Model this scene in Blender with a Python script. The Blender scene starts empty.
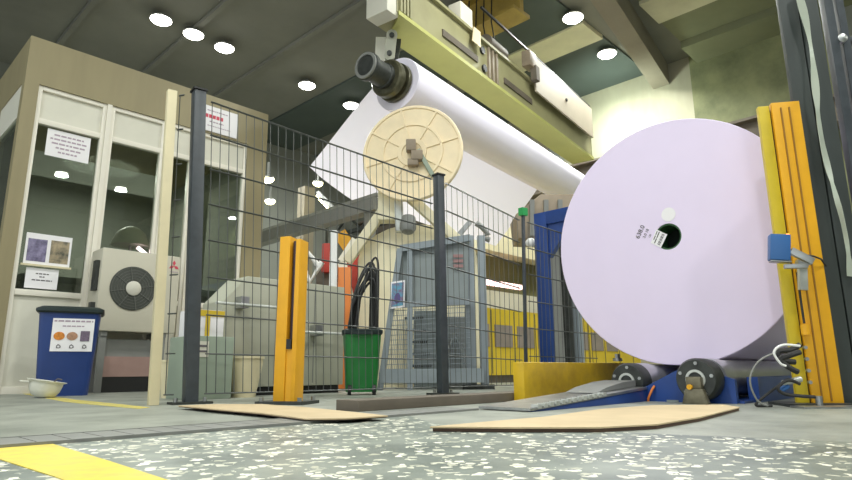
import bpy, bmesh, math, random
from mathutils import Vector, Matrix
random.seed(7)
S = bpy.context.scene
C = S.collection
V = Vector
PI = math.pi

# ------------------------------------------------------------------ camera
F = 600.0; H = .16
YAW = math.radians(44.0); PIT = math.atan(131/600.0); ROLL = math.radians(.4)
cy_, sy_ = math.cos(YAW), math.sin(YAW)
fw = V((cy_*math.cos(PIT), sy_*math.cos(PIT), math.sin(PIT)))
_r = V((sy_, -cy_, 0)); _u = V((-cy_*math.sin(PIT), -sy_*math.sin(PIT), math.cos(PIT)))
c_, s_ = math.cos(ROLL), math.sin(ROLL)
rt = c_*_r - s_*_u; up = s_*_r + c_*_u
EYE = V((0, 0, H))
def ray(x, y): return fw + rt*((x-426)/F) + up*((240-y)/F)
def gp(x, y, z=0.0):                      # point of the plane at height z
    d = ray(x, y); return EYE + d*((z-H)/d.z)
def aty(x, y, Y): d = ray(x, y); return EYE + d*(Y/d.y)
def atx(x, y, X): d = ray(x, y); return EYE + d*(X/d.x)
def atd(x, y, D): d = ray(x, y); return EYE + d*(D/(d.x*cy_+d.y*sy_))
def dist(p): return p.x*cy_+p.y*sy_
def proj(p):
    q = p-EYE; z = q.dot(fw); return 426+F*q.dot(rt)/z, 240-F*q.dot(up)/z

cam = bpy.data.cameras.new('camera'); co = bpy.data.objects.new('camera', cam); C.objects.link(co)
cam.sensor_width = 36; cam.lens = 36*F/852.0; cam.clip_end = 200; cam.clip_start = .02
m = Matrix((rt, up, -fw)).transposed().to_4x4(); m.translation = EYE
co.matrix_world = m
S.camera = co

# ------------------------------------------------------------------ materials
def mat(name, col, rough=.5, metal=0.0, noise=0.0, scale=4.0, bump=0.0, bscale=60.0, col2=None, emit=None, estr=0.0, stretch=None, spec=.5):
    mt = bpy.data.materials.new(name); mt.use_nodes = True
    nt = mt.node_tree; b = nt.nodes['Principled BSDF']
    b.inputs['Base Color'].default_value = (*col, 1); b.inputs['Roughness'].default_value = rough
    b.inputs['Metallic'].default_value = metal; b.inputs['Specular IOR Level'].default_value = spec
    tc = nt.nodes.new('ShaderNodeTexCoord'); src = tc.outputs['Object']
    if stretch:
        mp = nt.nodes.new('ShaderNodeMapping'); mp.inputs['Scale'].default_value = stretch
        nt.links.new(src, mp.inputs['Vector']); src = mp.outputs['Vector']
    if noise or col2:
        n = nt.nodes.new('ShaderNodeTexNoise'); n.inputs['Scale'].default_value = scale; n.inputs['Detail'].default_value = 5
        n.inputs['Roughness'].default_value = .6
        nt.links.new(src, n.inputs['Vector'])
        r = nt.nodes.new('ShaderNodeValToRGB')
        c2 = col2 or tuple(max(0, c*(1-noise)) for c in col)
        r.color_ramp.elements[0].color = (*c2, 1); r.color_ramp.elements[1].color = (*col, 1)
        r.color_ramp.elements[0].position = .32; r.color_ramp.elements[1].position = .62
        nt.links.new(n.outputs['Fac'], r.inputs['Fac']); nt.links.new(r.outputs['Color'], b.inputs['Base Color'])
    if bump:
        n2 = nt.nodes.new('ShaderNodeTexNoise'); n2.inputs['Scale'].default_value = bscale; n2.inputs['Detail'].default_value = 4
        nt.links.new(src, n2.inputs['Vector'])
        bp = nt.nodes.new('ShaderNodeBump'); bp.inputs['Strength'].default_value = bump; bp.inputs['Distance'].default_value = .01
        nt.links.new(n2.outputs['Fac'], bp.inputs['Height']); nt.links.new(bp.outputs['Normal'], b.inputs['Normal'])
    if emit:
        b.inputs['Emission Color'].default_value = (*emit, 1); b.inputs['Emission Strength'].default_value = estr
    return mt

M = {}
M['tan'] = mat('tan_laminate', (.30, .255, .14), .5, noise=.12, scale=6, stretch=(1, 1, .15))
M['white_frame'] = mat('white_frame', (.80, .76, .66), .4, noise=.05)
M['white_panel'] = mat('white_panel', (.70, .68, .58), .5, noise=.06)
M['paper'] = mat('paper', (.86, .84, .86), .7, noise=.02)
M['reel_paper'] = mat('reel_paper', (.80, .70, .90), .75, noise=.03, scale=2.5)
M['web_paper'] = mat('web_paper', (.86, .82, .95), .75, noise=.03, scale=2)
M['ink'] = mat('ink', (.12, .11, .12), .6)
M['red_ink'] = mat('red_ink', (.60, .06, .10), .6)
M['grey_ink'] = mat('grey_ink', (.42, .33, .40), .6)
M['ac_body'] = mat('ac_body', (.55, .52, .42), .45, noise=.08, scale=3)
M['ac_dark'] = mat('ac_dark', (.055, .06, .05), .5)
M['ac_hub'] = mat('ac_hub', (.60, .58, .50), .5)
M['bin_blue'] = mat('bin_blue', (.015, .045, .19), .4, noise=.15)
M['bin_lid'] = mat('bin_lid', (.012, .025, .025), .45)
M['helmet'] = mat('helmet', (.82, .81, .70), .3, noise=.08, scale=9)
M['cream'] = mat('cream_paint', (.72, .64, .42), .5, noise=.1, scale=5)
M['cream_machine'] = mat('cream_machine', (.80, .74, .52), .45, noise=.1, scale=3)
M['flange'] = mat('flange_cream', (.90, .75, .49), .5, noise=.1, scale=5)
M['post_grey'] = mat('post_grey', (.055, .065, .075), .4, noise=.25, scale=14)
M['wire'] = mat('wire_grey', (.07, .077, .072), .45)
M['grey_column'] = mat('grey_column', (.045, .055, .052), .5, noise=.3, scale=5, stretch=(1, 1, .3))
M['yellow'] = mat('yellow_paint', (.80, .40, .015), .42, noise=.1, scale=8, spec=.4)
M['yellow_shaded'] = mat('yellow_paint_shaded', (.62, .46, .02), .42, noise=.12, scale=8)  # yellow post paint with the left channel's shade put into the colour
M['yellow_box'] = mat('yellow_box', (.66, .43, .015), .45, noise=.0, col2=(.40, .25, .02), scale=5)
M['yellow_cab'] = mat('yellow_cabinet', (.70, .50, .03), .5, noise=.12, scale=3)
M['sensor_strip'] = mat('sensor_strip', (.05, .035, .05), .3)
M['steel'] = mat('steel', (.42, .43, .42), .35, metal=.8, noise=.25, scale=12)
M['steel_light'] = mat('steel_light', (.60, .62, .58), .4, metal=.5, noise=.2, scale=14)
M['dark_steel'] = mat('dark_steel', (.05, .055, .05), .5, metal=.3, noise=.4, scale=18)
M['bronze'] = mat('oily_bronze', (.12, .115, .07), .35, metal=.5, noise=.45, scale=14)
M['bearing'] = mat('bearing', (.20, .18, .12), .45, metal=.5, noise=.4, scale=25)
M['roller'] = mat('roller_drum', (.50, .50, .52), .3, metal=.7, noise=.12, scale=4)
M['rubber'] = mat('rubber', (.018, .018, .018), .55)
M['cab_beige'] = mat('cabinet_beige', (.42, .42, .33), .5, noise=.08, scale=2)
M['cab_green'] = mat('cabinet_green', (.30, .36, .28), .5, noise=.1, scale=3)
M['grey_mid'] = mat('grey_mid', (.22, .225, .21), .5, noise=.12, scale=5)
M['bin_green'] = mat('bin_green', (.012, .19, .035), .4, noise=.15, scale=5)
M['cage_frame'] = mat('cage_frame', (.26, .30, .325), .4, noise=.1, scale=5)
M['cage_sheet'] = mat('cage_sheet', (.25, .285, .285), .5, noise=.15, scale=4)
M['blue'] = mat('machine_blue', (.014, .055, .24), .4, noise=.15, scale=7)
M['blue_sensor'] = mat('sensor_blue', (.03, .12, .33), .4)
M['cardboard'] = mat('cardboard', (.56, .44, .27), .85, noise=.12, scale=5)
M['card_shadow'] = mat('card_shadow', (.11, .07, .05), .9)
M['lime_lit'] = mat('girder_lime_lit', (.50, .50, .15), .5, noise=.1, scale=1.6)  # girder underside, the light from below is put into its colour
M['girder'] = mat('girder_beige', (.34, .32, .17), .55, noise=.15, scale=2.5)
M['girder_pale'] = mat('girder_pale', (.46, .40, .31), .55, noise=.1, scale=2)
M['crane_orange'] = mat('crane_orange', (.42, .29, .06), .55, noise=.25, scale=3)
M['rust_brown'] = mat('rust_brown', (.15, .125, .095), .7, noise=.3, scale=3)
M['box_brown'] = mat('box_brown', (.30, .24, .17), .6, noise=.2, scale=6)
M['white_box'] = mat('white_box', (.85, .80, .68), .5)
M['red_machine'] = mat('red_machine', (.55, .05, .03), .45, noise=.15, scale=6)
M['orange'] = mat('orange_machine', (.75, .22, .04), .45)
M['white_pipe'] = mat('white_pipe', (.82, .82, .80), .35)
M['olive'] = mat('olive_panel', (.17, .16, .07), .6, noise=.2, scale=3)
M['black'] = mat('black', (.01, .01, .01), .5)
M['green_tag'] = mat('green_tag', (.02, .32, .08), .4)
M['core_green'] = mat('core_green', (.03, .10, .035), .6)
M['plastic'] = mat('plastic_strip', (.50, .55, .45), .35)
M['floor_yellow'] = mat('floor_yellow', (.70, .56, .06), .6, col2=(.55, .45, .09), noise=.1, scale=18)
M['line_yellow'] = mat('line_yellow', (.62, .52, .10), .7, col2=(.40, .36, .16), scale=14)
M['food_orange'] = mat('food_orange', (.75, .27, .04), .6, noise=.4, scale=60)
M['food_tan'] = mat('food_tan', (.50, .28, .17), .6, noise=.4, scale=60)
M['food_violet'] = mat('food_violet', (.20, .15, .22), .6, noise=.5, scale=60)
M['photo_a'] = mat('photo_a', (.30, .27, .42), .3, col2=(.07, .06, .12), scale=14)
M['photo_b'] = mat('photo_b', (.42, .34, .22), .3, col2=(.05, .06, .05), scale=14)
M['poster_blue'] = mat('poster_blue', (.10, .35, .50), .4, col2=(.25, .04, .10), scale=18)
M['poster_dark'] = mat('poster_dark', (.10, .07, .22), .4)
M['brown_wall'] = mat('far_wall_beige', (.42, .40, .29), .8, col2=(.26, .24, .17), scale=.7, stretch=(1, 1, .3))
M['green_wall'] = mat('far_wall_green', (.23, .24, .12), .8, col2=(.11, .12, .06), scale=1.3)
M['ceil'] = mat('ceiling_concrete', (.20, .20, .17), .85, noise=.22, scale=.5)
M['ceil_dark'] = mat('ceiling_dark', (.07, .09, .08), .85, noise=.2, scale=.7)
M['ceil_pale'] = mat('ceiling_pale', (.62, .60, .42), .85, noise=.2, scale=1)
M['ceil_green_lit'] = mat('ceiling_green_lit', (.20, .21, .12), .85, noise=.2, scale=.8)  # greenish light on the right-hand ceiling, put into the slab colour
M['beam_conc'] = mat('beam_concrete', (.28, .25, .19), .8, noise=.2, scale=1.2)
M['hall_wall'] = mat('hall_wall', (.20, .21, .18), .85, noise=.2, scale=.6)
M['booth_in'] = mat('booth_interior', (.29, .30, .26), .8, noise=.1, scale=1.5)
M['lamp_glow'] = mat('lamp_glow', (1, 1, 1), .4, emit=(1, .98, .90), estr=14)
M['tube_glow'] = mat('tube_glow', (1, .8, .75), .4, emit=(1, .62, .58), estr=1.6)
M['yellow_glow'] = mat('warm_glow', (1, .9, .5), .4, emit=(1, .92, .50), estr=9)
M['pink_glow'] = mat('pink_glow', (1, .8, .9), .4, emit=(1, .72, .85), estr=4)
M['lamp_shell'] = mat('lamp_shell', (.35, .36, .34), .4, metal=.4)
M['red_led'] = mat('red_led', (1, .2, .05), .4, emit=(1, .18, .03), estr=3)

def glass_mat():
    mt = bpy.data.materials.new('window_glass'); mt.use_nodes = True; nt = mt.node_tree; nt.nodes.clear()
    o = nt.nodes.new('ShaderNodeOutputMaterial'); mx = nt.nodes.new('ShaderNodeMixShader')
    t = nt.nodes.new('ShaderNodeBsdfTransparent'); g = nt.nodes.new('ShaderNodeBsdfGlossy')
    fr = nt.nodes.new('ShaderNodeFresnel'); fr.inputs['IOR'].default_value = 1.7
    t.inputs['Color'].default_value = (.66, .69, .64, 1); g.inputs['Roughness'].default_value = .01
    g.inputs['Color'].default_value = (.95, 1, .95, 1)
    nt.links.new(fr.outputs[0], mx.inputs[0]); nt.links.new(t.outputs[0], mx.inputs[1]); nt.links.new(g.outputs[0], mx.inputs[2])
    nt.links.new(mx.outputs[0], o.inputs['Surface'])
    return mt
M['glass'] = glass_mat()

def film_mat():
    mt = bpy.data.materials.new('pale_film'); mt.use_nodes = True; nt = mt.node_tree
    b = nt.nodes['Principled BSDF']; b.inputs['Base Color'].default_value = (.55, .60, .50, 1); b.inputs['Roughness'].default_value = .3
    b.inputs['Alpha'].default_value = .75
    return mt
M['film'] = film_mat()
def sheet_mat():                          # thin paper: part of the light behind it comes through
    mt = bpy.data.materials.new('web_sheet'); mt.use_nodes = True; nt = mt.node_tree; nt.nodes.clear()
    o = nt.nodes.new('ShaderNodeOutputMaterial'); mx = nt.nodes.new('ShaderNodeMixShader'); mx.inputs[0].default_value = .5
    a = nt.nodes.new('ShaderNodeBsdfDiffuse'); b = nt.nodes.new('ShaderNodeBsdfTranslucent')
    a.inputs['Color'].default_value = (.90, .87, .97, 1); b.inputs['Color'].default_value = (.92, .89, .99, 1)
    nt.links.new(a.outputs[0], mx.inputs[1]); nt.links.new(b.outputs[0], mx.inputs[2]); nt.links.new(mx.outputs[0], o.inputs['Surface'])
    return mt
M['web_sheet'] = sheet_mat()

def terrazzo():
    mt = bpy.data.materials.new('terrazzo'); mt.use_nodes = True; nt = mt.node_tree
    b = nt.nodes['Principled BSDF']; N = nt.nodes.new; L = nt.links.new
    tc = N('ShaderNodeTexCoord')
    nz = N('ShaderNodeTexNoise'); nz.inputs['Scale'].default_value = 38; nz.inputs['Detail'].default_value = 2
    L(tc.outputs['Object'], nz.inputs['Vector'])
    ad = N('ShaderNodeMixRGB'); ad.blend_type = 'ADD'; ad.inputs[0].default_value = .035
    L(tc.outputs['Object'], ad.inputs[1]); L(nz.outputs['Color'], ad.inputs[2])
    v = N('ShaderNodeTexVoronoi'); v.inputs['Scale'].default_value = 45; L(ad.outputs[0], v.inputs['Vector'])
    e = N('ShaderNodeTexVoronoi'); e.feature = 'DISTANCE_TO_EDGE'; e.inputs['Scale'].default_value = 45; L(ad.outputs[0], e.inputs['Vector'])
    sp = N('ShaderNodeSeparateColor'); L(v.outputs['Color'], sp.inputs[0])
    gt = N('ShaderNodeMath'); gt.operation = 'GREATER_THAN'; gt.inputs[1].default_value = .65; L(sp.outputs[0], gt.inputs[0])
    ge = N('ShaderNodeMath'); ge.operation = 'GREATER_THAN'; ge.inputs[1].default_value = .10; L(e.outputs[0], ge.inputs[0])
    mu = N('ShaderNodeMath'); mu.operation = 'MULTIPLY'; L(gt.outputs[0], mu.inputs[0]); L(ge.outputs[0], mu.inputs[1])
    base = N('ShaderNodeTexNoise'); base.inputs['Scale'].default_value = 5; base.inputs['Detail'].default_value = 6; L(tc.outputs['Object'], base.inputs['Vector'])
    br = N('ShaderNodeValToRGB'); br.color_ramp.elements[0].color = (.11, .135, .12, 1); br.color_ramp.elements[1].color = (.23, .26, .225, 1)
    br.color_ramp.elements[0].position = .35; br.color_ramp.elements[1].position = .65
    L(base.outputs['Fac'], br.inputs['Fac'])
    chip = N('ShaderNodeValToRGB'); chip.color_ramp.elements[0].color = (.46, .46, .36, 1); chip.color_ramp.elements[1].color = (.95, .93, .78, 1)
    L(sp.outputs[1], chip.inputs['Fac'])
    mx = N('ShaderNodeMixRGB'); L(mu.outputs[0], mx.inputs[0]); L(br.outputs[0], mx.inputs[1]); L(chip.outputs[0], mx.inputs[2])
    L(mx.outputs[0], b.inputs['Base Color']); b.inputs['Roughness'].default_value = .42
    return mt
M['terrazzo'] = terrazzo()
M['concrete'] = mat('floor_concrete', (.31, .325, .28), .5, col2=(.19, .205, .175), scale=3.5, bump=.15, bscale=90)

# ------------------------------------------------------------------ mesh builder
def basis(d):
    d = d.normalized(); a = V((0, 0, 1)) if abs(d.z) < .9 else V((1, 0, 0))
    u = d.cross(a).normalized(); return u, u.cross(d).normalized() if False else d.cross(u).normalized()
class MB:
    def __init__(s): s.v = []; s.f = []
    def add(s, vs, fs):
        b = len(s.v); s.v += [V(p) for p in vs]; s.f += [tuple(b+i for i in f) for f in fs]; return s
    def obox(s, c, a, b, d):              # centre and three half vectors
        c = V(c); a = V(a); b = V(b); d = V(d)
        vs = [c+i*a+j*b+k*d for i in (-1, 1) for j in (-1, 1) for k in (-1, 1)]
        return s.add(vs, [(0, 1, 3, 2), (4, 6, 7, 5), (0, 4, 5, 1), (2, 3, 7, 6), (0, 2, 6, 4), (1, 5, 7, 3)])
    def box(s, lo, hi):
        lo = V(lo); hi = V(hi); h = (hi-lo)/2
        return s.obox((lo+hi)/2, (h.x, 0, 0), (0, h.y, 0), (0, 0, h.z))
    def bar(s, p, q, w, h, side=None):    # rectangular bar; w across `side`
        p = V(p); q = V(q); d = (q-p).normalized()
        if side is None:
            side = d.cross(V((0, 0, 1)))
            if side.length < .01: side = V((1, 0, 0))
        side = V(side); side = (side-d*side.dot(d)).normalized(); o = d.cross(side)
        return s.obox((p+q)/2, (q-p)/2, side*w/2, o*h/2)
    def tube(s, pts, r, n=8, cap=True):
        pts = [V(p) for p in pts]; rings = []
        u = None
        for i, p in enumerate(pts):
            d = (pts[min(i+1, len(pts)-1)]-pts[max(i-1, 0)]).normalized()
            if u is None: u, _ = basis(d)
            u = (u-d*u.dot(d)).normalized(); w = d.cross(u)
            rr = r[i] if isinstance(r, (list, tuple)) else r
            rings.append([p+rr*(math.cos(2*PI*k/n)*u+math.sin(2*PI*k/n)*w) for k in range(n)])
        vs = [q for R in rings for q in R]; fs = []
        for i in range(len(rings)-1):
            for k in range(n):
                fs.append((i*n+k, i*n+(k+1) % n, (i+1)*n+(k+1) % n, (i+1)*n+k))
        if cap: fs.append(tuple(range(n-1, -1, -1))); fs.append(tuple((len(rings)-1)*n+k for k in range(n)))
        return s.add(vs, fs)
    def cyl(s, p, q, r, r2=None, n=28): return s.tube([p, q], [r, r if r2 is None else r2], n)
    def lathe(s, o, axis, prof, n=48, closed=False):   # prof: (radius, distance along axis)
        o = V(o); ax = V(axis).normalized(); u, w = basis(ax); vs = []; fs = []
        for r, h in prof:
            for k in range(n):
                a = 2*PI*k/n; vs.append(o+ax*h+r*(math.cos(a)*u+math.sin(a)*w))
        np_ = len(prof)
        for i in range(np_ if closed else np_-1):
            j = (i+1) % np_
            for k in range(n): fs.append((i*n+k, i*n+(k+1) % n, j*n+(k+1) % n, j*n+k))
        if not closed:
            if prof[0][0] > 1e-6: fs.append(tuple(range(n-1, -1, -1)))
            if prof[-1][0] > 1e-6: fs.append(tuple((np_-1)*n+k for k in range(n)))
        return s.add(vs, fs)
    def prism(s, poly, vec):
        n = len(poly); vec = V(vec); a = [V(p) for p in poly]; b = [p+vec for p in a]
        return s.add(a+b, [tuple(range(n-1, -1, -1)), tuple(range(n, 2*n))]+[(i, (i+1) % n, n+(i+1) % n, n+i) for i in range(n)])
    def sheet(s, grid, th):               # grid of points -> slab of thickness th
        R = len(grid); K = len(grid[0])
        def nrm(i, j):
            a = V(grid[min(i+1, R-1)][j])-V(grid[max(i-1, 0)][j]); b = V(grid[i][min(j+1, K-1)])-V(grid[i][max(j-1, 0)])
            return a.cross(b).normalized()
        top = [V(grid[i][j]) for i in range(R) for j in range(K)]
        bot = [V(grid[i][j])-nrm(i, j)*th for i in range(R) for j in range(K)]
        N = R*K; fs = []
        for i in range(R-1):
            for j in range(K-1):
                a, b, c, d = i*K+j, i*K+j+1, (i+1)*K+j+1, (i+1)*K+j
                fs += [(a, b, c, d), (N+d, N+c, N+b, N+a)]
        ed = [(j, j+1) for j in range(K-1)]+[(i*K+K-1, (i+1)*K+K-1) for i in range(R-1)]+[((R-1)*K+j+1, (R-1)*K+j) for j in range(K-1)]+[((i+1)*K, i*K) for i in range(R-1)]
        fs += [(b, a, N+a, N+b) for a, b in ed]
        return s.add(top+bot, fs)
    def build(s, name, mt, parent=None, bevel=0, smooth=35, origin=None):
        if origin is None:
            if parent is not None: origin = W[parent.name]
            else:
                xs = [p.x for p in s.v]; ys = [p.y for p in s.v]; zs = [p.z for p in s.v]
                origin = V(((min(xs)+max(xs))/2, (min(ys)+max(ys))/2, min(zs)))
        me = bpy.data.meshes.new(name); me.from_pydata([p-origin for p in s.v], [], s.f); me.update()
        bm = bmesh.new(); bm.from_mesh(me); bmesh.ops.recalc_face_normals(bm, faces=bm.faces)
        if bevel:
            es = [e for e in bm.edges if len(e.link_faces) == 2 and e.calc_face_angle(0) > .6]
            bmesh.ops.bevel(bm, geom=es, offset=bevel, segments=2, affect='EDGES', profile=.6, clamp_overlap=True)
        bm.to_mesh(me); bm.free()
        if smooth:
            me.shade_smooth(); me.set_sharp_from_angle(angle=math.radians(smooth))
        me.materials.append(M[mt] if isinstance(mt, str) else mt)
        o = bpy.data.objects.new(name, me); C.objects.link(o)
        o.location = origin
        if parent is not None:
            o.parent = parent; o.location = origin-W[parent.name]
        W[o.name] = V(origin)
        return o
W = {}
def tag(o, label, cat, group=None, kind=None):
    o['label'] = label; o['category'] = cat
    if group: o['group'] = group
    if kind: o['kind'] = kind
    return o
def thing(name, label, cat, loc, group=None):
    o = bpy.data.objects.new(name, None); C.objects.link(o); o.location = loc; o.empty_display_size = .1
    W[o.name] = V(loc); return tag(o, label, cat, group)
def struct(o): o['kind'] = 'structure'; return o
def dup(root, loc, label):
    r = root.copy(); C.objects.link(r); r.location = loc; r['label'] = label; W[r.name] = V(loc)
    for ch in list(root.children):
        c = ch.copy(); C.objects.link(c); c.parent = r; W[c.name] = V(loc)
        for g in list(ch.children):
            d = g.copy(); C.objects.link(d); d.parent = c
    return r
X_, Y_, Z_ = V((1, 0, 0)), V((0, 1, 0)), V((0, 0, 1))
def flat(o, u, v, n):                     # local frame on a flat face: P(a, b, c)
    o, u, v, n = V(o), V(u).normalized(), V(v).normalized(), V(n).normalized()
    return lambda a, b, c=0.0: o+u*a+v*b+n*c
def pad(mb, P, a0, b0, a1, b1, c0, c1):
    p = P(a0, b0, c0); q = P(a1, b1, c1)
    uu, vv, nn = (P(1, 0)-P(0, 0)), (P(0, 1)-P(0, 0)), (P(0, 0, 1)-P(0, 0))
    return mb.obox((p+q)/2, uu*abs(a1-a0)/2, vv*abs(b1-b0)/2, nn*abs(c1-c0)/2)
def scribble(mb, P, a0, a1, b, h, c0, c1, seed=0):   # a row of lettering too small to read
    rr = random.Random(seed); a = a0
    while a < a1-.3*h:
        w = rr.uniform(1.2, 3.4)*h; w = min(w, a1-a)
        pad(mb, P, a, b, a+w, b+h, c0, c1); a += w+.55*h

exec_parts = []
# ================================================================== THE HALL
CZ = 6.4
fl = [gp(-330, 447), gp(0, 438), gp(213, 428.5), gp(400, 413), gp(436, 424), gp(640, 433), gp(852, 442), gp(1250, 452)]
me = bpy.data.meshes.new('floor')
pts = [V((p.x, p.y, 0)) for p in fl]
n = len(pts)
near = [V((.2, -14, 0)), V((-9, -14, 0)), V((-9, 14, 0))]
far = [V((12, -14, 0)), V((12, 14, 0)), V((-9, 14, 0))]
allv = pts+[V((.9, -14, 0)), V((-9, -14, 0)), V((-9, 1.9, 0)), V((12, -14, 0)), V((12, 14, 0)), V((-9, 14, 0))]
f1 = list(range(n))+[n, n+1, n+2]
f2 = list(range(n))+[n, n+3, n+4, n+5, n+2]
me.from_pydata(allv, [], [f1, f2]); me.update(); me.polygons[0].material_index = 0; me.polygons[1].material_index = 1
bm = bmesh.new(); bm.from_mesh(me); 
bmesh.ops.triangulate(bm, faces=bm.faces[:]); bmesh.ops.recalc_face_normals(bm, faces=bm.faces)
for f in bm.faces:
    if f.normal.z < 0: f.normal_flip()
bm.to_mesh(me); bm.free()
me.materials.append(M['terrazzo']); me.materials.append(M['concrete'])
fo = bpy.data.objects.new('floor', me); C.objects.link(fo); struct(fo)

struct(MB().box((-9, -14, CZ), (12, 14, CZ+.2)).build('ceiling', 'ceil'))
struct(MB().box((11.8, 3.9, 0), (12, 14, CZ)).build('wall_far', 'brown_wall'))
struct(MB().box((11.8, -14, 0), (12, 3.9, CZ)).build('wall_end', 'green_wall'))
struct(MB().box((-9, 14, 0), (12, 14.2, CZ)).build('wall_left', 'hall_wall'))
struct(MB().box((-9, -14.2, 0), (12, -14, CZ)).build('wall_right', 'hall_wall'))
# roof slabs across the hall
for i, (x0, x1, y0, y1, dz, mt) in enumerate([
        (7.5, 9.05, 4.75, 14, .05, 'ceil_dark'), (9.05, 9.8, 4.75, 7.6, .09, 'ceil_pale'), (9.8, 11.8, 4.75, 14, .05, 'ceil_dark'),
        (6.9, 9.2, -14, 3.75, .05, 'ceil_green_lit'), (9.2, 10.0, -14, 3.75, .12, 'ceil_pale'), (10.0, 11.0, -14, 3.75, .05, 'ceil_green_lit'), (11.0, 11.8, -14, 3.75, .2, 'ceil_green_lit')]):
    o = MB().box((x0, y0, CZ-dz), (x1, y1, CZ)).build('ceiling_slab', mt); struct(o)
for x in (1.0, 2.6, 4.2, 5.8, 7.4, 9.0):
    struct(MB().box((x, 4.8, CZ-.07), (x+.09, 14, CZ)).build('ceiling_rib', 'ceil')) if x < 7 else None
# the big concrete beam along the hall
A = gp(590, 0, CZ-.45); B = gp(668, 110, CZ-.45); A2 = gp(626, 0, CZ-.45); 
dB = (B-A).normalized(); wB = V((-dB.y, dB.x, 0))
a0 = A-dB*8; b0 = B
struct(MB().prism([a0, a0-wB*.34, b0-wB*.34, b0], (0, 0, .45)).build('ceiling_beam', 'beam_conc'))
# crane runway along the far wall
for (y, h, mt, dz) in ((118, .34, 'rust_brown', 0),):
    p = atx(745, 122, 11.4)
    g = MB(); g.box((11.2, -13.8, p.z-.05), (11.6, 13.8, p.z)); g.box((11.37, -13.8, p.z-.42), (11.43, 13.8, p.z-.05)); g.box((11.2, -13.8, p.z-.47), (11.6, 13.8, p.z-.42))
    struct(g.build('runway_beam', mt))
for yy in (-8, -4.0, 1.0, 6.9, 10.2):
    struct(MB().box((11.62, yy, 0), (11.8, yy+.3, CZ-.2)).build('wall_column', 'hall_wall'))

# painted marks and tracks in the floor
def decal(name, px, mt, z=.0015):
    ps = [gp(x, y, z) for x, y in px]
    return struct(MB().prism([p-V((0, 0, z)) for p in ps], (0, 0, z)).build(name, mt, smooth=0))
decal('floor_marking', [(-60, 448), (47, 442), (110, 461), (172, 481), (230, 500), (110, 500), (60, 478), (0, 459), (-60, 452)], 'floor_yellow')
decal('floor_marking', [(13, 391.8), (22, 391.8), (75, 399.5), (150, 407.2), (138, 408.6), (65, 401.8)], 'line_yellow')
decal('floor_marking', [(28, 393.8), (20, 393.2), (-50, 391.5), (-50, 392.8)], 'line_yellow')

tr = thing('chain_conveyor', 'flat slatted steel conveyor track set in floor in front of fence', 'conveyor track', (1.6, 1.72, 0))
g = MB(); g.box((-.6, 1.634, 0), (2.0, 1.640, .008)); g.box((-.6, 1.815, 0), (2.0, 1.821, .008)); g.build('rail', 'grey_mid', tr)
g = MB(); x = -.59
while x < 1.94:
    g.box((x, 1.642, .001), (x+.068, 1.813, .007)); x += .072
g.build('slat', 'grey_mid', tr)

k = MB(); k.box((1.62, 1.95, 0), (2.9, 2.10, .045)); 
tag(k.build('floor_channel', 'rust_brown', bevel=.004), 'low dark steel channel lying on floor between fence and conveyor track', 'steel channel')

# ================================================================== CONTROL BOOTH
BY = 5.84; X0 = 1.035; X1 = 3.42; BH = 3.09
booth = thing('control_booth', 'tan control booth with white framed windows at left side of hall', 'booth', (2.2, BY, 0))
g = MB(); g.box((X0, BY, 2.66), (X1, BY+.08, BH)); g.box((X0, BY+.08, 2.66), (X0+.08, BY+3, BH)); g.box((X1-.08, BY+.08, 2.66), (X1, BY+3, BH)); g.box((X0, BY+.08, BH-.06), (X1, BY+3, BH-.001))
g.build('fascia', 'tan', booth)
for xa, xb in ((X0, X0+.11), (X1-.235, X1)):
    MB().box((xa, BY, 0), (xb, BY+.10, 2.66)).build('corner_post', 'tan', booth)
MB().box((X0, BY+.1, 0), (X0+.06, BY+3, .95)).build('side_panel', 'tan', booth)
MB().box((X0, BY+.9, .95), (X0+.06, BY+1.0, 2.66)).build('side_post', 'tan', booth)
g = MB(); g.box((X0+.005, BY+.1, 2.35), (X0+.055, BY+.9, 2.66)); g.build('side_transom', 'white_panel', booth)
MB().box((X0+.02, BY+.1, .95), (X0+.03, BY+.9, 2.35)).build('side_pane', 'glass', booth)
g = MB(); g.box((X0, BY+2.9, 0), (X1, BY+3, 2.66)); g.box((X1-.06, BY+.1, 0), (X1, BY+2.9, 2.66)); g.box((X0+.06, BY+.1, 0), (X1-.06, BY+2.9, .03)); g.build('back_wall', 'booth_in', booth)
# window units
units = [(1.145, 1.715), (1.755, 2.275), (2.315, 2.58), (2.63, 3.185)]
for i, (xa, xb) in enumerate(units):
    fr = MB(); t = .035; y0, y1 = BY+.015, BY+.075
    fr.box((xa, y0, 0), (xa+t, y1, 2.66)); fr.box((xb-t, y0, 0), (xb, y1, 2.66))
    fr.box((xa+t, y0, 2.62), (xb-t, y1, 2.66)); fr.box((xa+t, y0, 2.31), (xb-t, y1, 2.36)); fr.box((xa+t, y0, .80), (xb-t, y1, .85)); fr.box((xa+t, y0, 0), (xb-t, y1, .06))
    f = fr.build('window_frame', 'white_frame', booth, bevel=.004)
    MB().box((xa+t, BY+.04, 2.36), (xb-t, BY+.06, 2.62)).build('transom_panel', 'white_panel', f, origin=W[f.name]) 
    MB().box((xa+t, BY+.04, .06), (xb-t, BY+.06, .80)).build('lower_panel', 'white_panel', f)
    MB().box((xa+t, BY+.045, .85), (xb-t, BY+.051, 2.31)).build('pane', 'glass', f)
g = MB()
for xa, xb in ((1.715, 1.755), (2.275, 2.315), (2.58, 2.63)): g.box((xa, BY+.0, 0), (xb, BY+.09, 2.66))
g.build('mullion', 'white_frame', booth)
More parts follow.
